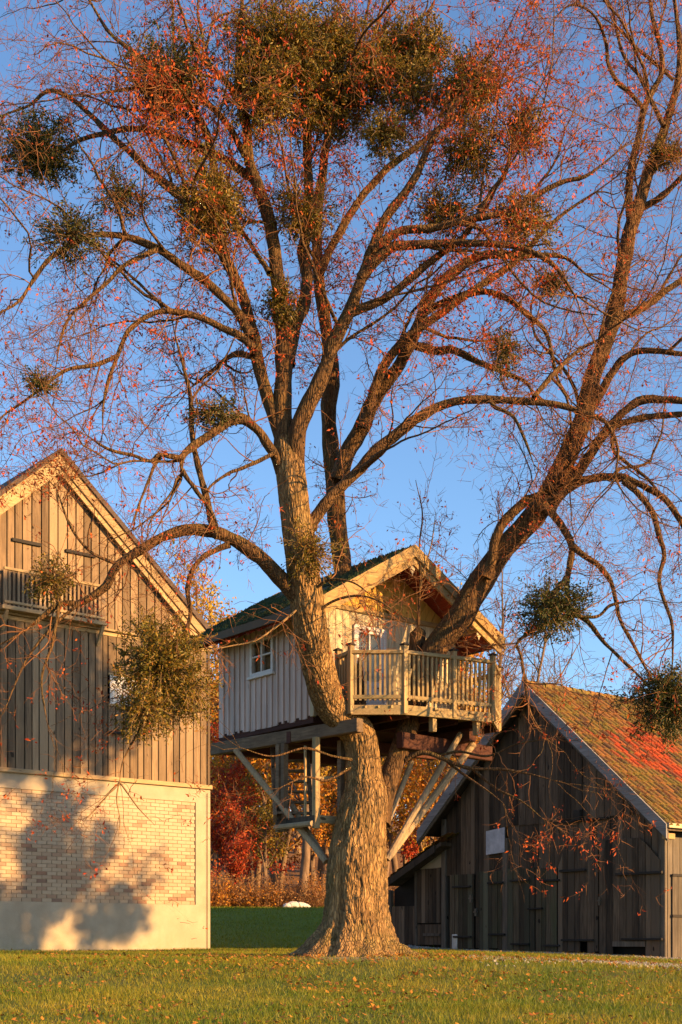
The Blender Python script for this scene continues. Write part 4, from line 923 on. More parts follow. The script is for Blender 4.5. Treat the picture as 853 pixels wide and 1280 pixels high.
# traced limbs: depth at start, depth at end, half width px at start and end, photo points
LIMBS = [
 (19.2, 18.9, 13, 3, [(357, 560), (354, 530), (354, 480), (356, 447), (356, 420), (350, 370), (344, 315), (334, 265), (322, 230), (310, 195), (304, 134), (300, 80), (302, 27), (306, -40)]),
 (19.2, 19.9, 9, 3, [(359, 455), (367, 415), (381, 372), (381, 315), (389, 265), (386, 215), (384, 170), (394, 147), (418, 117), (451, 97), (490, 60), (530, 20)]),
 (19.15, 18.3, 12, 2.5, [(369, 600), (371, 540), (384, 507), (401, 473), (418, 425), (438, 385), (453, 345), (466, 310), (484, 270), (508, 238), (531, 195), (551, 160), (575, 125), (600, 90)]),
 (20.3, 21.2, 17, 2.5, [(455, 985), (452, 950), (447, 905), (442, 860), (438, 800), (433, 745), (427, 690), (420, 640), (418, 597), (413, 547), (413, 497), (414, 463), (411, 430), (404, 380), (398, 330), (396, 280), (400, 230), (410, 180), (422, 140), (440, 90), (455, 40), (465, -20)]),
 (21.0, 20.0, 11, 3, [(424, 600), (433, 570), (451, 537), (471, 493), (498, 457), (514, 430), (531, 389), (551, 355), (569, 339), (600, 322), (641, 318), (678, 319), (708, 322), (732, 342)]),
 (20.6, 19.6, 7, 2.5, [(455, 535), (470, 480), (500, 430), (535, 405), (568, 379), (608, 352), (641, 329), (670, 300), (705, 268), (745, 240)]),
 (18.75, 18.0, 6.5, 2.5, [(451, 348), (484, 312), (518, 307), (569, 304), (611, 304), (651, 309), (692, 330), (720, 370)]),
 (18.65, 17.9, 6, 2, [(465, 312), (500, 290), (540, 285), (588, 275), (628, 268), (655, 252), (678, 240), (705, 228), (735, 220), (770, 190)]),
 (18.85, 18.2, 6, 1.5, [(438, 390), (470, 378), (500, 358), (535, 330), (568, 305), (588, 282), (611, 245), (631, 218), (640, 180), (660, 140), (680, 100)]),
 (20.9, 21.6, 6, 2, [(399, 340), (420, 300), (448, 250), (480, 215), (520, 185), (560, 150), (600, 120), (650, 95)]),
 (20.8, 19.4, 6, 2, [(514, 430), (545, 437), (568, 437), (601, 453), (635, 467), (658, 477), (668, 500)]),
 (20.6, 19.5, 5, 2, [(531, 389), (570, 372), (605, 365), (635, 375), (658, 395), (678, 412), (690, 440), (698, 473), (715, 503)]),
 (19.3, 18.6, 9, 2.5, [(371, 700), (385, 662), (400, 640), (418, 617), (451, 587), (471, 564), (491, 547), (518, 527), (545, 510), (569, 502), (601, 499), (651, 502), (702, 508), (735, 518), (758, 528), (772, 560), (770, 600)]),
 (19.0, 18.5, 4, 3.6, [(451, 587), (470, 572), (484, 562)]),
 (18.8, 18.4, 3, 1.2, [(612, 500), (620, 510), (640, 520), (655, 545), (668, 580)]),
 (18.7, 19.6, 3.5, 2, [(668, 497), (680, 480), (695, 463), (725, 437), (748, 425)]),
 (19.2, 18.7, 9, 3, [(355, 560), (342, 520), (331, 490), (322, 457), (316, 415), (303, 372), (291, 340), (278, 315), (270, 290), (266, 250), (268, 215), (258, 170), (240, 138), (215, 100), (170, 67), (133, 37), (110, 0)]),
 (18.9, 17.6, 6.5, 2, [(314, 420), (300, 395), (285, 379), (257, 352), (227, 332), (197, 312), (160, 298), (117, 295), (90, 308), (63, 325), (43, 349), (20, 379), (-10, 395)]),
 (18.9, 19.9, 4, 2, [(316, 446), (300, 444), (284, 449), (260, 467), (238, 485)]),
 (18.8, 18.2, 5.5, 1.5, [(318, 437), (304, 422), (284, 411), (247, 397), (207, 390), (180, 397), (160, 412), (152, 430), (144, 453), (130, 500), (128, 540)]),
 (18.4, 17.9, 3, 1, [(148, 445), (120, 455), (83, 462), (50, 487), (30, 502), (0, 524), (-20, 560)]),
 (18.3, 17.8, 3.5, 1.2, [(197, 312), (180, 319), (154, 332), (134, 352), (110, 372), (90, 392), (77, 422), (70, 460)]),
 (18.9, 19.8, 6, 2, [(275, 305), (245, 265), (220, 238), (187, 214), (160, 187), (134, 164), (114, 144), (90, 125), (60, 114), (35, 133), (5, 145)]),
 (19.1, 20.3, 5.5, 2, [(318, 225), (295, 210), (274, 197), (247, 185), (220, 174), (200, 166), (167, 162), (140, 164), (97, 176), (70, 195), (40, 200)]),
 (19.0, 18.1, 4.5, 1.5, [(307, 195), (285, 158), (255, 128), (215, 112), (180, 108), (144, 113), (114, 118)]),
 (18.8, 18.2, 4, 1.5, [(303, 130), (285, 104), (257, 77), (240, 50), (225, 10), (215, -30)]),
 (18.9, 20.0, 4, 1.5, [(337, 342), (318, 312), (300, 285), (291, 272), (286, 240), (290, 200)]),
 (19.1, 18.3, 7, 4.5, [(352, 590), (343, 570), (330, 548), (317, 534), (300, 524), (284, 528), (260, 544), (241, 557), (229, 570), (228, 590)]),
 (18.3, 17.8, 3.5, 1.5, [(229, 572), (214, 571), (200, 570), (190, 578), (167, 570), (137, 562), (110, 545)]),
 (18.3, 18.1, 3.5, 2, [(228, 588), (235, 600), (247, 614), (262, 636), (272, 660)]),
 (18.3, 17.7, 2.5, 1, [(200, 572), (190, 590), (178, 620), (165, 655)]),
 (18.6, 18.7, 5, 1.5, [(272, 672), (262, 645), (255, 610), (248, 580), (241, 540), (240, 500), (234, 473), (222, 433), (215, 400)]),
 (19.1, 17.9, 11, 2, [(378, 752), (366, 738), (354, 727), (327, 700), (304, 683), (280, 670), (257, 664), (234, 663), (207, 670), (183, 682), (160, 697), (143, 714), (133, 734), (99, 754), (75, 754), (51, 771), (20, 795), (-10, 810)]),
 (18.6, 18.4, 4.2, 2, [(287, 680), (270, 688), (254, 697), (242, 710), (236, 725), (234, 740), (237, 767), (228, 800), (210, 840)]),
 (18.2, 17.6, 2.5, 1, [(99, 754), (60, 790), (30, 830), (10, 880)]),
 (18.1, 17.6, 2.5, 1, [(75, 754), (68, 800), (52, 850), (60, 905)]),
 (18.1, 17.9, 2.5, 1, [(150, 707), (115, 690), (90, 660), (70, 610)]),
 (18.4, 17.9, 2.2, 1, [(230, 790), (205, 850), (178, 905), (155, 950), (150, 978)]),
 (17.9, 17.8, 1.3, .5, [(150, 978), (138, 990), (122, 1008), (103, 1028)]),
 (17.9, 17.7, 1.3, .5, [(150, 978), (160, 992), (175, 1012), (194, 1032)]),
 (17.9, 17.8, 1.2, .5, [(150, 976), (146, 1000), (150, 1025), (148, 1046)]),
 (18.9, 18.3, 3, 1.2, [(345, 565), (325, 575), (300, 586), (284, 592), (262, 610), (250, 640)]),
 # the great right-hand limb out of the balcony
 (20.05, 20.3, 13, 7, [(474, 1030), (479, 1000), (488, 970), (497, 945), (506, 920), (516, 885), (527, 850), (540, 818), (564, 786), (587, 750), (610, 713), (632, 682), (664, 650), (680, 626), (702, 587), (718, 550), (733, 510), (740, 473), (752, 437), (762, 412), (770, 385), (776, 355), (782, 315), (788, 282), (798, 258), (812, 215), (828, 174), (835, 147), (845, 110), (849, 67), (845, 27), (840, -20)]),
 (20.3, 20.0, 5, 2.5, [(788, 280), (785, 235), (790, 205), (798, 170), (805, 137), (818, 110), (827, 90), (825, 60), (815, 20), (808, -30)]),
 (20.1, 19.4, 3, 1.2, [(805, 136), (785, 114), (772, 104), (760, 80), (758, 57), (750, 30), (735, 13), (712, 7), (690, 25)]),
 (20.1, 20.6, 3.2, 1.2, [(830, 158), (815, 127), (798, 97), (782, 70), (772, 43), (765, 10), (745, -20)]),
 (20.2, 20.0, 2.5, 1.2, [(842, 100), (818, 80), (795, 60), (775, 37), (750, 20)]),
 (20.4, 19.8, 4.5, 3, [(800, 262), (828, 245), (853, 222), (880, 195)]),
 (20.4, 19.5, 9, 3.5, [(684, 640), (698, 617), (718, 594), (745, 557), (768, 527), (785, 510), (808, 498), (853, 502), (890, 515)]),
 (20.0, 19.6, 5, 3, [(762, 535), (775, 530), (808, 522), (853, 518), (885, 510)]),
 (20.4, 19.6, 6, 3, [(733, 520), (748, 497), (765, 467), (782, 447), (808, 438), (853, 443), (890, 450)]),
 (20.4, 20.9, 6, 3, [(755, 425), (768, 405), (795, 389), (822, 374), (853, 349), (890, 320)]),
 (20.2, 19.3, 6, 3, [(700, 620), (708, 612), (725, 602), (755, 597), (782, 600), (815, 614), (835, 627), (850, 650), (868, 690)]),
 (19.6, 19.0, 4, 1.5, [(780, 601), (795, 615), (810, 632), (820, 647), (826, 670), (831, 697), (825, 722), (830, 750), (840, 780), (841, 815), (838, 850)]),
 (20.0, 19.2, 3, 1.5, [(765, 530), (768, 563), (782, 577), (808, 597), (825, 617), (845, 640), (870, 660)]),
 (20.2, 19.3, 5.5, 1.5, [(680, 632), (690, 642), (705, 662), (717, 682), (714, 702), (709, 722), (710, 747), (715, 762), (735, 777), (752, 800), (775, 822), (800, 845), (820, 870)]),
 (19.8, 18.9, 4, 1.2, [(717, 684), (732, 695), (750, 707), (765, 727), (770, 752), (775, 777), (795, 812), (812, 843), (830, 870)]),
 (19.7, 19.3, 3.5, 2, [(708, 722), (702, 730), (690, 745), (686, 760), (684, 779)]),
 (19.4, 19.2, 3, 1.5, [(684, 779), (710, 771), (745, 771), (762, 757), (790, 750)]),
 (19.4, 19.0, 2.5, 1.2, [(684, 779), (660, 792), (645, 805), (650, 820), (655, 850), (662, 890), (680, 920)]),
 (20.35, 20.2, 7, 5, [(606, 722), (614, 700), (617, 676), (632, 650), (658, 626), (680, 615)]),
 (20.7, 20.5, 1.6, .8, [(522, 800), (524, 760), (526, 720), (525, 680), (528, 640), (520, 600)]),
 (20.7, 20.5, 1.2, .6, [(524, 750), (530, 715), (540, 680), (545, 640)]),
 (20.2, 19.4, 3.2, 1.2, [(508, 950), (520, 943), (535, 941), (555, 948), (590, 960), (640, 962), (690, 975)]),
 (20.2, 19.5, 2, .8, [(545, 945), (575, 940), (610, 945), (645, 930), (680, 925)]),
 (20.2, 19.2, 2, .8, [(555, 948), (580, 968), (605, 985), (630, 1005)]),
 (20.2, 19.3, 2, .8, [(590, 960), (620, 985), (650, 1000), (680, 1025)]),
 (19.6, 18.9, 2, .8, [(440, 950), (415, 945), (380, 935), (340, 945), (300, 935)]),
 (19.6, 18.8, 2, .8, [(438, 960), (410, 975), (380, 972), (350, 985)]),
 (19.1, 18.5, 2, .8, [(392, 770), (415, 752), (445, 745), (475, 752), (505, 772)]),
 (19.0, 18.4, 2, .8, [(390, 740), (412, 725), (440, 728), (465, 745)]),
 (19.0, 18.4, 1.6, .7, [(374, 760), (350, 780), (320, 800), (285, 808), (250, 815)]),
]
lim_pts, lim_rad, S0 = [], [], 44
for n_, (d0, d1, r0, r1, pp) in enumerate(LIMBS):
    pp = np.array(pp, float); k = len(pp); seg = np.concatenate([[0], np.cumsum(np.linalg.norm(np.diff(pp, axis=0), axis=1))]); u = seg/seg[-1]
    dep = d0+(d1-d0)*u
    if n_ == 3: dep = np.interp(u, [0, .12, .3, 1], [20.3, 20.7, 21.3, 20.9])          # back stem, up through the roof
    if pp[0][0] == 474: dep = np.interp(u, [0, .1, .16, .3, .5, 1], [20.05, 20.35, 20.5, 20.65, 20.4, 20.3])
    w3 = np.array([P(x, y, d) for (x, y), d in zip(pp, dep)])
    c = catmull(w3, 400); sl_ = np.concatenate([[0], np.cumsum(np.linalg.norm(np.diff(c, axis=0), axis=1))])
    q = np.linspace(0, sl_[-1], S0); c = np.stack([np.interp(q, sl_, c[:, j]) for j in range(3)], -1)
    r = (r0+(r1-r0)*np.linspace(0, 1, S0)**.85)*np.interp(q, sl_, np.interp(np.linspace(0, 1, 400), u, dep))/F
    if pp[0][0] == 474: r = np.interp(np.linspace(0, 1, S0), [0, .1, .2, .35, .5, .7, 1], np.array([13.5, 13.5, 16, 15.5, 12, 9, 4])*20.3/F)
    # gnarls
    wob = np.stack([vnoise(np.stack([q*2.2+n_*7, q*0+j*3.3, q*0+1.7], -1))-.5 for j in range(3)], -1); c = c+wob*np.minimum(r*1.6, .06)[:, None]*np.minimum(1, np.linspace(0, 6, S0))[:, None]
    r = r*(1+.22*(vnoise(np.stack([q*3+n_*5, q*0+.7, q*0+.2], -1))-.5))
    r[0] *= 1.12; r *= np.interp(np.linspace(0, 1, S0), [0, .8, 1], [1, 1, .45])
    lim_pts.append(c); lim_rad.append(r)
lim_pts, lim_rad = np.array(lim_pts), np.array(lim_rad)
def limb_mesh(c, r, mat, name='limb', k=None):
    k = k or int(np.clip(8+r.max()*90, 8, 26))
    V, q = tubes(c[None], r[None], k)
    # bark lumps
    V3 = V.reshape(-1, k, 3); dirv = norm(V3-c[:, None, :]); dsp = (vnoise(V3*np.array([9, 9, 5.]))-.5)*.35+(vnoise(V3*22.)-.5)*.2
    V3 = V3+dirv*(dsp*np.minimum(r, .12)[:, None])[..., None]
    return mesh_np(name, V3.reshape(-1, 3)-TO, q, mat=mat, parent=tree, smooth=True)
for c, r in zip(lim_pts, lim_rad): limb_mesh(c, r, M['limb_bark'] if r.max() > .02 else M['shoot'])
# buttress roots running out into the lawn
for ang_, L_, r0_ in ((182, 1.06, .17), (208, .98, .15), (238, .86, .12), (262, .84, .11), (288, .88, .12), (318, .92, .14), (350, .98, .17), (20, 1.1, .16), (70, 1.1, .16), (120, 1.1, .16), (155, 1.1, .15)):
    ar = R(ang_+random.uniform(-5, 5)); dv = np.array([math.cos(ar), math.sin(ar), 0]); sd_ = np.array([-dv[1], dv[0], 0])*random.uniform(-.12, .12)
    base_ = np.array([P(444, 1198, 20)[0], 20, 0]); pr = []
    for t_, h_ in ((.22, .62), (.36, .34), (.52, .16), (.72, .05), (.9, -.01), (1.0, -.06)): pr.append(base_+dv*L_*t_+sd_*t_*t_*2+np.array([0, 0, h_*(.8+.3*random.random())]))
    limb_mesh(catmull(pr, 26), np.interp(np.linspace(0, 1, 26), [0, .3, .7, 1], [r0_*.8, r0_, r0_*.6, r0_*.28]), M['trunk_bark'], 'root', 20)
# burr where the cut stem sprouts on the balcony
c = np.array([P(516, 835, 20.7), P(520, 812, 20.7), P(523, 795, 20.7), P(523, 785, 20.7)]); limb_mesh(catmull(c, 14), np.interp(np.linspace(0, 1, 14), [0, .5, .8, 1], [.07, .13, .12, .05]), M['limb_bark'], 'burr', 14)

# medium branches filling the crown's depth, then branchlets, twigs and twiglets
centre = np.array([.2, 20.0])
hi = np.array([c[:, 2].max() > 6.3 and r.max() > .04 for c, r in zip(lim_pts, lim_rad)])
st, d, r_, t_, b_ = spawn(lim_pts[hi], lim_rad[hi], .95, .2, .97, .95)
ok = (st[:, 2] > 6.6); st, d, r_ = st[ok], d[ok], r_[ok]
out = np.column_stack([st[:, 0]-centre[0], st[:, 1]-centre[1], 0*st[:, 0]]); d = norm(d+.35*norm(out)+np.array([0, 0, .18]))
m_pts = grow(st, d, rng.uniform(1.2, 3.2, len(st)), 14, .17, .03, None)
m_r0 = np.minimum(r_*.6, rng.uniform(.016, .036, len(st)))
tips = np.repeat(np.arange(len(lim_pts)), 3); tips = tips[np.array([lim_rad[q, 0] > .025 for q in tips])]
tp0 = lim_pts[tips, -1]; td = norm(lim_pts[tips, -1]-lim_pts[tips, -4]); td = norm(td+rng.normal(0, .38, td.shape))
tpts = grow(tp0, td, rng.uniform(.7, 2.0, len(tips)), 14, .16, .0, None); m_pts = np.concatenate([m_pts, tpts]); m_r0 = np.concatenate([m_r0, lim_rad[tips, -1]*.85]); m_rad = m_r0[:, None]*np.linspace(1, .28, 14)[None]
V, q = tubes(m_pts, m_rad, 6); tag(mesh_np('branches', V-TO, q, mat=M['limb_bark'], parent=tree, smooth=True), kind='stuff')
def resamp(pts, rad, S):
    x = np.linspace(0, pts.shape[1]-1, S); i = np.minimum(x.astype(int), pts.shape[1]-2); f = x-i
    return pts[:, i]*(1-f)[None, :, None]+pts[:, i+1]*f[None, :, None], rad[:, i]*(1-f)+rad[:, i+1]*f
lp_, lr_ = resamp(lim_pts, lim_rad, 14)
pa, ra_ = np.concatenate([lp_, m_pts]), np.concatenate([lr_, m_rad])
zc = lambda s: sstep(4.5, 9, s[:, 2])
s2, d2, r2, t2, b2 = spawn(pa, ra_, 3.6, .1, 1.0, 1.0)
keep = (s2[:, 2] > 4.0) | (rng.random(len(s2)) < .38); keep &= ~((s2[:, 2] < 3.6) & (np.abs(s2[:, 0]-.25) < .5)); s2, d2, r2 = s2[keep], d2[keep], r2[keep]
L2_pts = grow(s2, d2+np.array([0, 0, .05]), rng.uniform(.45, 1.5, len(s2))*np.where(s2[:, 2] < 3.9, .62, 1), 9, .2, -.03+.06*zc(s2), None)
L2_rad = np.minimum(r2*.6, rng.uniform(.006, .012, len(s2)))[:, None]*np.linspace(1, .45, 9)[None]
V, q = tubes(L2_pts, L2_rad, 4); tag(mesh_np('branchlets', V-TO, q, mat=M['twig'], parent=tree, smooth=True), kind='stuff')
s3, d3, r3, t3, b3 = spawn(L2_pts, L2_rad, 7.5, .1, 1.0, .85)
L3_pts = grow(s3, d3, rng.uniform(.2, .62, len(s3)), 5, .25, -.03, None); L3_rad = np.minimum(r3*.75, .0052)[:, None]*np.linspace(1, .42, 5)[None]
V, q = tubes(L3_pts, L3_rad, 3); tag(mesh_np('twigs', V-TO, q, mat=M['twig'], parent=tree), kind='stuff')
s4, d4, r4, t4, b4 = spawn(L3_pts, L3_rad, 6.0, .15, 1.0, .8)
L4_pts = grow(s4, d4, rng.uniform(.07, .24, len(s4)), 3, .25, -.02, None); L4_rad = np.tile(np.array([.0034, .0029, .0014]), (len(s4), 1))
V, q = tubes(L4_pts, L4_rad, 3); tag(mesh_np('twiglets', V-TO, q, mat=M['twig'], parent=tree), kind='stuff')

# dry leaves and seed bracts left on the twigs
def leaves(pos, length, width, droop, sp=1.0):
    n = len(pos); d = norm(rng.normal(0, 1, (n, 3))*sp+np.array([0, 0, -droop])); s = norm(np.cross(d, rng.normal(0, 1, (n, 3)))); nn = np.cross(d, s)
    L, W = length[:, None], width[:, None]
    a = pos; b = pos+d*L*.45+s*W*.5+nn*W*.18; c = pos+d*L; e = pos+d*L*.45-s*W*.5+nn*W*.18
    V = np.stack([a, b, c, e], 1).reshape(-1, 3); i = np.arange(n)[:, None]*4
    return V, np.concatenate([i+np.array([[0, 1, 2]]), i+np.array([[0, 2, 3]])])
ends = np.concatenate([L4_pts[:, -1], L3_pts[:, -1]])
dx = (ends[:, 0]-.5)/3.0; dz = (ends[:, 2]-11.3)/2.3
clump = vnoise(ends*np.array([1.1, 1.1, 1.3])+30)
prob = (.22+2.2*np.exp(-dx**2-dz**2))*np.where((ends[:, 0] > 3.2) & (ends[:, 2] > 4), .6, 1)*np.where(ends[:, 2] < 4, 2.2, 1)*np.clip((clump-.28)*2.6, .15, 1.6)
ends = ends[rng.random(len(ends)) < prob]; reps = 1+rng.integers(0, 6, len(ends)); ends = np.repeat(ends, reps, 0); ends = ends+rng.normal(0, .03, ends.shape)
n = len(ends); print('leaves', n)
V, t = leaves(ends, rng.uniform(.022, .085, n), rng.uniform(.012, .034, n), .9)
tag(mesh_np('leaves', V-TO, tris=t, mat=M['red_leaf'], parent=tree), kind='stuff')

# ------------------------------------------------------------------ mistletoe clumps
MIST = [  # px, py, radius x px, radius y px, depth, dark?, density
 (210, 98, 46, 46, 18.7, 1, 1.0), (52, 187, 44, 38, 18.8, 1, 1.0), (262, 252, 42, 52, 18.6, 0, .9), (88, 293, 44, 34, 18.0, 1, .35), (150, 240, 36, 30, 18.6, 1, .3),
 (345, 62, 60, 62, 18.9, 0, 1.0), (415, 55, 46, 50, 19.4, 0, .9), (322, 120, 42, 42, 18.7, 0, .8), (385, 118, 48, 50, 19.2, 0, .7), (425, 128, 34, 44, 19.6, 0, .6),
 (500, 62, 38, 38, 19.5, 0, .8), (468, 95, 36, 40, 19.2, 0, .7), (515, 110, 36, 36, 19.0, 0, .6), (585, 110, 42, 40, 18.9, 0, .8), (540, 60, 26, 26, 19.2, 0, .7),
 (588, 190, 36, 34, 18.6, 0, .6), (655, 160, 34, 28, 18.6, 0, .45), (560, 262, 38, 26, 18.8, 0, .5), (655, 278, 42, 32, 18.6, 0, .55), (480, 168, 34, 30, 18.8, 0, .5),
 (352, 378, 22, 32, 18.9, 0, .6), (378, 262, 38, 34, 18.9, 0, .45), (270, 515, 32, 18, 18.6, 1, .4), (50, 478, 22, 18, 17.9, 1, .25), (630, 440, 22, 26, 19.3, 1, .4), (690, 352, 22, 16, 19.4, 1, .3),
 (390, 690, 34, 34, 18.75, 0, .3), (65, 728, 26, 26, 17.95, 0, .45), (200, 832, 56, 64, 18.2, 0, .85), (178, 888, 36, 38, 18.0, 0, .5), (238, 858, 30, 44, 18.3, 0, .4), (688, 758, 42, 36, 19.2, 1, .75), (838, 872, 52, 44, 19.0, 1, 1.0), (830, 190, 22, 22, 20.2, 0, .5)]
GH = 'mistletoe clumps high in the linden crown'
def mlabel(dark, dens, py):
    if py > 330: return 'small sparse mistletoe tuft on a mid height linden branch'
    if dark: return 'dense dark green mistletoe ball on an outer linden branch' if dens > .6 else 'sparse dark mistletoe tuft on an outer linden branch'
    return 'dense golden green mistletoe clump in the top of the linden' if dens > .65 else 'loose golden mistletoe clump among red leaves in the linden top'
MLAB = {178: ('loose lower tail of mistletoe hanging before the plaster barn', None), 238: ('thin mistletoe strand between plaster barn and treehouse', None), 200: ('bushy green mistletoe hanging before the plaster barn gable', None), 688: ('loose dark mistletoe ball on the limb drooping above the tile roof', None), 838: ('large dark mistletoe clump hanging over the tiled barn roof', None), 390: ('sparse mistletoe tuft on the main stem beside the treehouse ridge', None), 65: ('small yellow mistletoe tuft before the slatted barn gallery', None)}
for (px, py, rx, ry, dep, dark, dens) in MIST:
    c0 = P(px, py, dep); sx, sz = rx*dep/F, ry*dep/F; ns = int(110+170*dens*(sx*sz)**.5/.5)
    root = thing('mistletoe', tuple(c0), 0, MLAB.get(px, (mlabel(dark, dens, py), GH))[0], 'mistletoe', MLAB.get(px, (0, GH))[1])
    dd = norm(rng.normal(0, 1, (ns, 3))); sc = np.array([sx, (sx+sz)/2, sz])*1.12; lob_ = (.55+.95*vnoise(dd*1.7+np.array([px*.1, py*.1, 0])+40))[:, None, None]
    stp = grow(np.zeros((ns, 3))+rng.normal(0, .05, (ns, 3)), dd, np.ones(ns), 6, .22, -.05, None)*sc*lob_*rng.uniform(.8, 1.15, (ns, 1, 1))
    V, q = tubes(stp, np.full((ns, 6), .0045), 3); tag(mesh_np('stems', V, q, mat=M['shoot'], parent=root), kind='stuff')
    nl = int(8200*dens*(sx*sz+.03)/.30)
    bi = rng.integers(0, ns, nl); tt_ = rng.random(nl)**.42*5; i = np.minimum(tt_.astype(int), 4); f = (tt_-i)[:, None]
    pos = stp[bi, i]*(1-f)+stp[bi, i+1]*f+rng.normal(0, .026, (nl, 3))
    V, t = leaves(pos, rng.uniform(.04, .075, nl), rng.uniform(.014, .028, nl), .1)
    tag(mesh_np('leaves', V, tris=t, mat=M['mistle_dark'] if dark else M['mistletoe'], parent=root), kind='stuff')

# ------------------------------------------------------------------ wood beyond the bank
def forest_proto(h, cr, nlimb, leafmat, nleaf, z0f, leafs, seed, trunk_r, bare=False):
    global rng
    keep_rng = rng; rng = np.random.default_rng(seed)
    tp = grow(np.zeros((1, 3)), np.array([[rng.normal(0, .05), rng.normal(0, .05), 1]]), np.array([h*.95]), 26, .05, .03, None)
    tr = trunk_r*np.linspace(1, .12, 26)[None]**.9; tr[0, 0] *= 1.35
    V, q = tubes(tp, tr, 9); tm = mesh_np('trunk', V, q, mat=M['forest_bark'], smooth=True, link_it=False)
    st, d, r_, t_, b_ = spawn(tp, tr, nlimb/h/(1-z0f)*1.0, z0f, .98, 1.0)
    d = norm(d+np.array([0, 0, .35])); ll = cr*(1.15-t_*.75)*rng.uniform(.6, 1.15, len(st))
    lp2 = grow(st, d, ll, 10, .12, .05, None); lr2 = np.minimum(r_*.55, .09)[:, None]*np.linspace(1, .2, 10)[None]
    V1, q1 = tubes(lp2, lr2, 5)
    s2, d2, r2, _, _ = spawn(lp2, lr2, 2.4, .15, 1, .9); p2 = grow(s2, d2, rng.uniform(.5, 1.7, len(s2)), 6, .2, .04, None); rr2 = np.minimum(r2*.6, .022)[:, None]*np.linspace(1, .4, 6)[None]
    V2, q2 = tubes(p2, rr2, 3)
    s3, d3, r3, _, _ = spawn(p2, rr2, 3.0, .2, 1, .8); p3 = grow(s3, d3, rng.uniform(.25, .8, len(s3)), 4, .2, .03, None)
    V3, q3 = tubes(p3, np.full((len(s3), 4), .009), 3)
    bm_ = mesh_np('branches', np.concatenate([V1, V2, V3]), np.concatenate([q1, q2+len(V1), q3+len(V1)+len(V2)]), mat=M['forest_bark'], link_it=False)
    lm = None
    if nleaf:
        pool = np.concatenate([p3.reshape(-1, 3), p2.reshape(-1, 3)]); pos = pool[rng.integers(0, len(pool), nleaf)]+rng.normal(0, .16, (nleaf, 3))
        V, t = leaves(pos, rng.uniform(.7, 1.3, nleaf)*leafs, rng.uniform(.4, .8, nleaf)*leafs, .4); lm = mesh_np('crown', V, tris=t, mat=leafmat, link_it=False)
    rng = keep_rng
    return tm, bm_, lm
PRO = {
 'orange': [forest_proto(13, 4.2, 26, M['orange_leaf'], 3600, .2, .20, 3, .22), forest_proto(11, 3.6, 24, M['orange_leaf'], 3000, .12, .19, 4, .17)],
 'yellow': [forest_proto(14, 3.6, 26, M['yellow_leaf'], 2600, .22, .18, 5, .2)],
 'red': [forest_proto(8, 3.0, 24, M['red_forest'], 3000, .08, .17, 6, .13)],
 'olive': [forest_proto(12, 3.2, 26, M['olive_leaf'], 3000, .08, .19, 8, .2)],
 'bare': [forest_proto(15.5, 3.4, 30, None, 0, .2, .1, 9, .15), forest_proto(13.5, 2.8, 28, None, 0, .25, .1, 10, .12)]}
LABF = {'orange': 'orange leaved autumn tree in the wood behind the lawn', 'yellow': 'tall yellow leaved tree in the wood behind the lawn', 'red': 'low red leaved tree at the wood edge behind the lawn', 'olive': 'olive green tree in the wood behind the lawn', 'bare': 'slender bare tree behind the tiled barn'}
def ftree(kind, v, x, y, sc, rz, label=None, group='trees of the autumn wood'):
    tm, bm_, lm = PRO[kind][v % len(PRO[kind])]
    o = thing('bare_tree' if kind == 'bare' else 'autumn_tree', (x, y, gz1(x, y)-.1), rz, label or LABF[kind], 'tree', group if not label else None)
    o.scale = (sc, sc, sc)
    for nm, me in (('trunk', tm), ('branches', bm_), ('crown', lm)):
        if me: c = link(bpy.data.objects.new(nm, me), o); (nm != 'trunk') and tag(c, kind='stuff')
fr_ = random.Random(5)
def at(px, d): return (px-CX)/F*d, d
ftree('orange', 0, *at(372, 53), .95, 1.0, 'thick trunked autumn tree with pale stones at its foot')
for px, d, kd, sc in ((270, 58, 'red', 1.0), (292, 62, 'orange', 1.0), (310, 56, 'red', .8), (322, 60, 'yellow', .9), (345, 66, 'orange', 1.1), (300, 70, 'olive', 1.1), (255, 66, 'orange', 1.1), (398, 62, 'yellow', .9), (420, 68, 'orange', 1.1), (445, 60, 'olive', .8), (470, 66, 'orange', 1.0),
                      (500, 60, 'yellow', .9), (520, 66, 'orange', 1.05), (545, 58, 'orange', .85), (565, 66, 'olive', 1.0), (590, 62, 'red', 1.0), (610, 70, 'orange', 1.1), (340, 76, 'yellow', 1.1), (380, 80, 'orange', 1.2), (480, 78, 'olive', 1.1), (540, 78, 'orange', 1.1), (275, 80, 'yellow', 1.2),
                      (230, 60, 'orange', 1.0), (200, 70, 'olive', 1.1), (150, 66, 'orange', 1.1), (283, 54, 'red', .62), (262, 88, 'orange', 1.25), (300, 90, 'yellow', 1.3), (335, 92, 'olive', 1.3), (370, 90, 'orange', 1.3), (410, 90, 'yellow', 1.25), (450, 92, 'orange', 1.3), (500, 90, 'orange', 1.25), (540, 94, 'yellow', 1.3), (575, 92, 'orange', 1.25), (320, 68, 'red', .9), (355, 58, 'yellow', .7), (395, 57, 'orange', .75), (410, 74, 'red', 1.1), (505, 70, 'red', 1.0), (530, 60, 'yellow', .75), (300, 58, 'yellow', .75), (335, 55, 'olive', .6), (90, 70, 'orange', 1.2)):
    ftree(kd, fr_.randrange(4), *at(px+fr_.uniform(-6, 6), d), sc*fr_.uniform(.9, 1.1), fr_.uniform(0, 6.28))
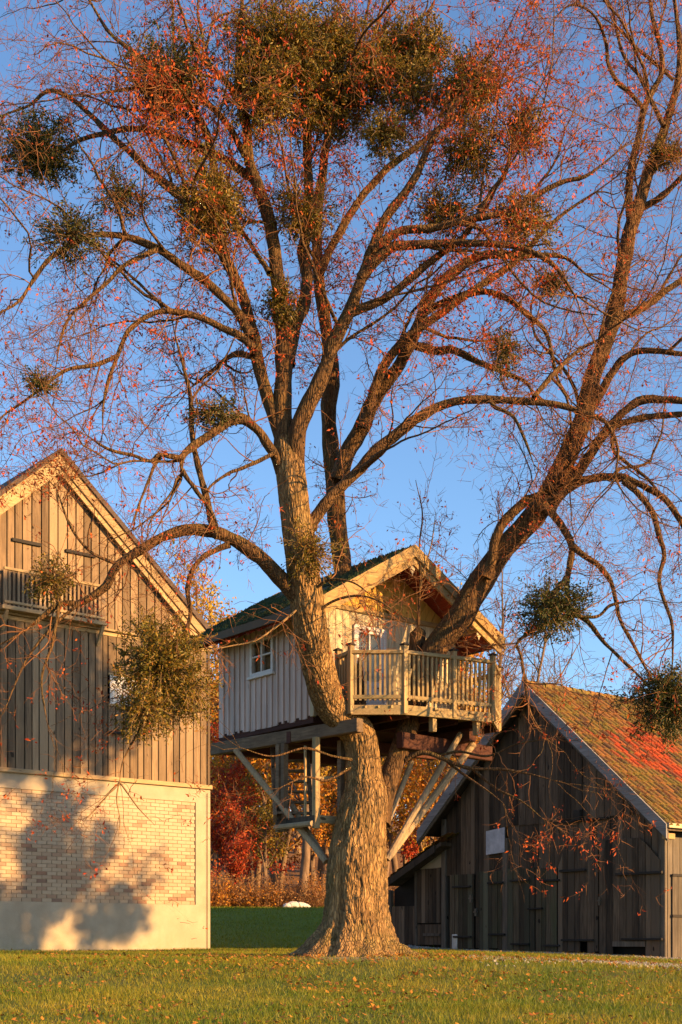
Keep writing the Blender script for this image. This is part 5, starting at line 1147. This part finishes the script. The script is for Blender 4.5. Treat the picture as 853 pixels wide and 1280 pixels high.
for px, d, v, sc in ((618, 56, 0, .98), (640, 60, 1, .98), (664, 52, 0, .9), (690, 55, 1, .95), (716, 50, 0, .66), (588, 60, 1, 1.0), (745, 58, 1, .72), (608, 66, 1, 1.15), (575, 66, 0, 1.0), (545, 64, 1, 1.05)):
    ftree('bare', v, *at(px, d), sc*fr_.uniform(.95, 1.05), fr_.uniform(0, 6.28), group='bare trees behind the tiled barn')
# a leafy neighbour beyond the yard's right side, whose shade reaches the plaster barn
PRO['yard'] = [forest_proto(13.5, 4.2, 34, M['olive_leaf'], 16000, .36, .24, 21, .22)]
lx_, lz_ = FL.pix(22, 905); wx_, wy_ = FL.world(lx_, 0); tt_ = 22.0
ftree('yard', 0, wx_+sdir.x/math.cos(SUN_EL)*tt_, wy_+sdir.y/math.cos(SUN_EL)*tt_, 1.0, .6, 'leafy olive green tree standing apart at the yard side')
# undergrowth along the top of the bank
def brush(x, y, r, h, n, mat, label, group):
    o = thing('shrub', (x, y, gz1(x, y)-.05), 0, label, 'shrub', group)
    st = np.column_stack([rng.normal(0, r*.35, n), rng.normal(0, r*.35, n), np.zeros(n)]); d = np.column_stack([st[:, 0]*1.2, st[:, 1]*1.2, np.full(n, 1.0)])+rng.normal(0, .25, (n, 3))
    p = grow(st, d, rng.uniform(.5, 1.1, n)*h, 6, .2, -.05, None); V, q = tubes(p, np.full((n, 6), .008), 3)
    tag(mesh_np('stems', V, q, mat=M['twig'], parent=o), kind='stuff')
    pool = p[:, 2:].reshape(-1, 3); m = n*14; pos = pool[rng.integers(0, len(pool), m)]+rng.normal(0, .07, (m, 3)); V, t = leaves(pos, rng.uniform(.05, .13, m), rng.uniform(.03, .07, m), .5)
    tag(mesh_np('foliage', V, tris=t, mat=mat, parent=o), kind='stuff')
for i, px in enumerate((262, 272, 283, 295, 306, 318, 330, 345, 358, 392, 405, 480, 500, 520, 545)):
    brush(*at(px+fr_.uniform(-3, 3), fr_.uniform(51, 55)), fr_.uniform(.8, 1.3), fr_.uniform(1.0, 1.9), 90, M['brown_twig'] if i % 3 else M['orange_leaf'], 'brown dry shrub along the top of the bank' if i % 3 else 'orange shrub along the top of the bank', 'shrubs along the bank')
# pale stones at the foot of the thick tree
for i, (px, py, s) in enumerate(((360, 1137, .20), (366, 1134, .26), (373, 1136, .22), (379, 1135, .24), (384, 1137, .16))):
    x, y = at(px, 50.6+i*.1); me = bpy.data.meshes.new('stone'); import bmesh
    b = bmesh.new(); bmesh.ops.create_icosphere(b, subdivisions=2, radius=1)
    for v in b.verts:
        n_ = .75+.5*vnoise(np.array([[v.co.x*1.5+i*9, v.co.y*1.5, v.co.z*1.5]]))[0]; v.co *= n_*s; v.co.z *= .75
    b.to_mesh(me); b.free(); me.materials.append(M['stone']); o = link(bpy.data.objects.new('stone', me)); o.location = (x, y, gz1(x, y)+s*.35); o.rotation_euler = (0, 0, i*1.3)
    tag(o, 'pale rounded stone at the foot of the thick autumn tree', 'stone', 'pale stones below the wood')

# ------------------------------------------------------------------ lawn: grass, fallen leaves, gravel
def inside(F_, x, y, x0, x1, y0, y1):
    lx_ = (x-F_.o[0])*F_.x[0]+(y-F_.o[1])*F_.x[1]; ly_ = (x-F_.o[0])*F_.y[0]+(y-F_.o[1])*F_.y[1]
    return (lx_ > x0) & (lx_ < x1) & (ly_ > y0) & (ly_ < y1)
def gravel_w(x, y):
    """1 on the gravel apron before the dark barn and along the track, 0 on grass"""
    lx_ = (x-FR.o[0])*FR.x[0]+(y-FR.o[1])*FR.x[1]; ly_ = (x-FR.o[0])*FR.y[0]+(y-FR.o[1])*FR.y[1]
    nn = vnoise(np.stack([x*.9, y*.9, x*0+2.], -1))-.5
    apron = sstep(-1.5, -.7, ly_+nn*.9)*(lx_ > -11)*(lx_ < 2)*(ly_ < .3)
    tx = sstep(.7, 2.6, x); ty = np.exp(-((y-(19.7+.14*x)+nn*1.6)/1.0)**2)*tx
    foot = .8*np.exp(-(((x-.25)**2+(y-19.9)**2)/(1.25+nn*.8)**2)**2)
    return np.clip(np.maximum(np.maximum(apron, ty*.95), foot), 0, 1)
ga_ = ground.data.attributes.new('gravel', 'FLOAT', 'POINT'); ga_.data.foreach_set('value', np.clip(gravel_w(GX.ravel(), GY.ravel())*1.1, 0, 1).astype(np.float32))
def scatter(n, y0, y1, margin=.30, power=1.0):
    y = y0+(y1-y0)*rng.random(n)**power; x = (rng.random(n)*2-1)*(margin*y+1.2); return x, y
def clear(x, y):
    return ~(inside(FL, x, y, LW-.2, .0, -.0, 15) | inside(FR, x, y, lxl-.1, .3, -.06, 14) | ((x-.22)**2+(y-20)**2 < .55**2))
def blades(n, y0, y1, h0, h1, w0, name, power=1.0, dens_noise=True, mat='grass', label='short green and straw coloured lawn grass'):
    x, y = scatter(n, y0, y1, power=power); k = clear(x, y) & (rng.random(n) > gravel_w(x, y)*.93)
    if dens_noise: k &= vnoise(np.stack([x*.8, y*.8, x*0+5], -1))*.8+.35 > rng.random(n)
    x, y = x[k], y[k]; n = len(x); z = gz(x, y)-.006; a = rng.random(n)*6.28
    h = h0+(h1-h0)*rng.random(n)**1.6*(.5+vnoise(np.stack([x*1.7, y*1.7, x*0], -1))); wd = w0*(.7+.6*rng.random(n)); ln = h*rng.uniform(.15, .9, n); b_ = rng.random(n)*6.28
    c = np.stack([x, y, z], -1); e = np.stack([np.cos(a)*wd, np.sin(a)*wd, 0*wd], -1); tip = c+np.stack([np.cos(b_)*ln, np.sin(b_)*ln, h], -1)
    V = np.stack([c-e, c+e, tip], 1).reshape(-1, 3); o = mesh_np(name, V, tris=np.arange(n*3).reshape(-1, 3), mat=M[mat])
    return tag(o, label, 'grass', kind='stuff')
blades(330000, 10.6, 24, .025, .085, .0038, 'grass', power=.9)
blades(170000, 23.5, 36, .03, .085, .0055, 'grass')
blades(110000, 35.5, 53, .04, .11, .009, 'grass', mat='bank_grass', label='lush green grass on the bank behind the tree')
# fallen leaves
n = 26000; x, y = scatter(n, 10.8, 32); dd_ = np.hypot(x-.3, (y-19)*.8); k = clear(x, y) & (rng.random(n) < .16+.5*np.exp(-(dd_/5)**2)+1.0*np.exp(-(dd_/1.7)**2)) & (vnoise(np.stack([x*.9, y*.9, x*0+8], -1)) > .38); x, y = x[k], y[k]; n = len(x)
c = np.stack([x, y, gz(x, y)+rng.uniform(.015, .06, n)], -1); a = rng.random(n)*6.28; s = rng.uniform(.014, .034, n)[:, None]
u = np.stack([np.cos(a), np.sin(a), rng.normal(0, .35, n)], -1); v = np.stack([-np.sin(a), np.cos(a), rng.normal(0, .35, n)], -1)
V = np.stack([c-u*s, c+v*s*.7, c+u*s+np.array([0, 0, .012]), c-v*s*.7], 1).reshape(-1, 3); i = np.arange(n)[:, None]*4
tag(mesh_np('fallen_leaves', V, tris=np.concatenate([i+np.array([[0, 1, 2]]), i+np.array([[0, 2, 3]])]), mat=M['fallen']), 'orange and brown leaves scattered on the grass', 'leaves', kind='stuff')
# gravel
n = 90000; x = rng.uniform(1.9, 9.5, n); y = rng.uniform(17, 39, n); k = (rng.random(n) < gravel_w(x, y)) & clear(x, y) & (np.abs(x) < .30*y+1); x, y = x[k], y[k]; n = len(x)
s = rng.uniform(.012, .038, n); c = np.stack([x, y, gz(x, y)+s*.25], -1); oc = np.array([[1, 0, 0], [-.5, .85, 0], [-.5, -.85, 0], [0, 0, .8], [0, 0, -.6]])
rot = rng.random(n)*6.28; ox = oc[None]*(rng.uniform(.7, 1.3, (n, 5, 1))); R_ = np.stack([ox[..., 0]*np.cos(rot)[:, None]-ox[..., 1]*np.sin(rot)[:, None], ox[..., 0]*np.sin(rot)[:, None]+ox[..., 1]*np.cos(rot)[:, None], ox[..., 2]], -1)
V = (c[:, None]+R_*s[:, None, None]).reshape(-1, 3); i = np.arange(n)[:, None]*5
tag(mesh_np('gravel', V, tris=np.concatenate([i+np.array([q]) for q in ([0, 1, 3], [1, 2, 3], [2, 0, 3], [1, 0, 4], [2, 1, 4], [0, 2, 4])]), mat=M['gravel']), 'grey gravel before the dark barn and along the track', 'gravel', kind='stuff')
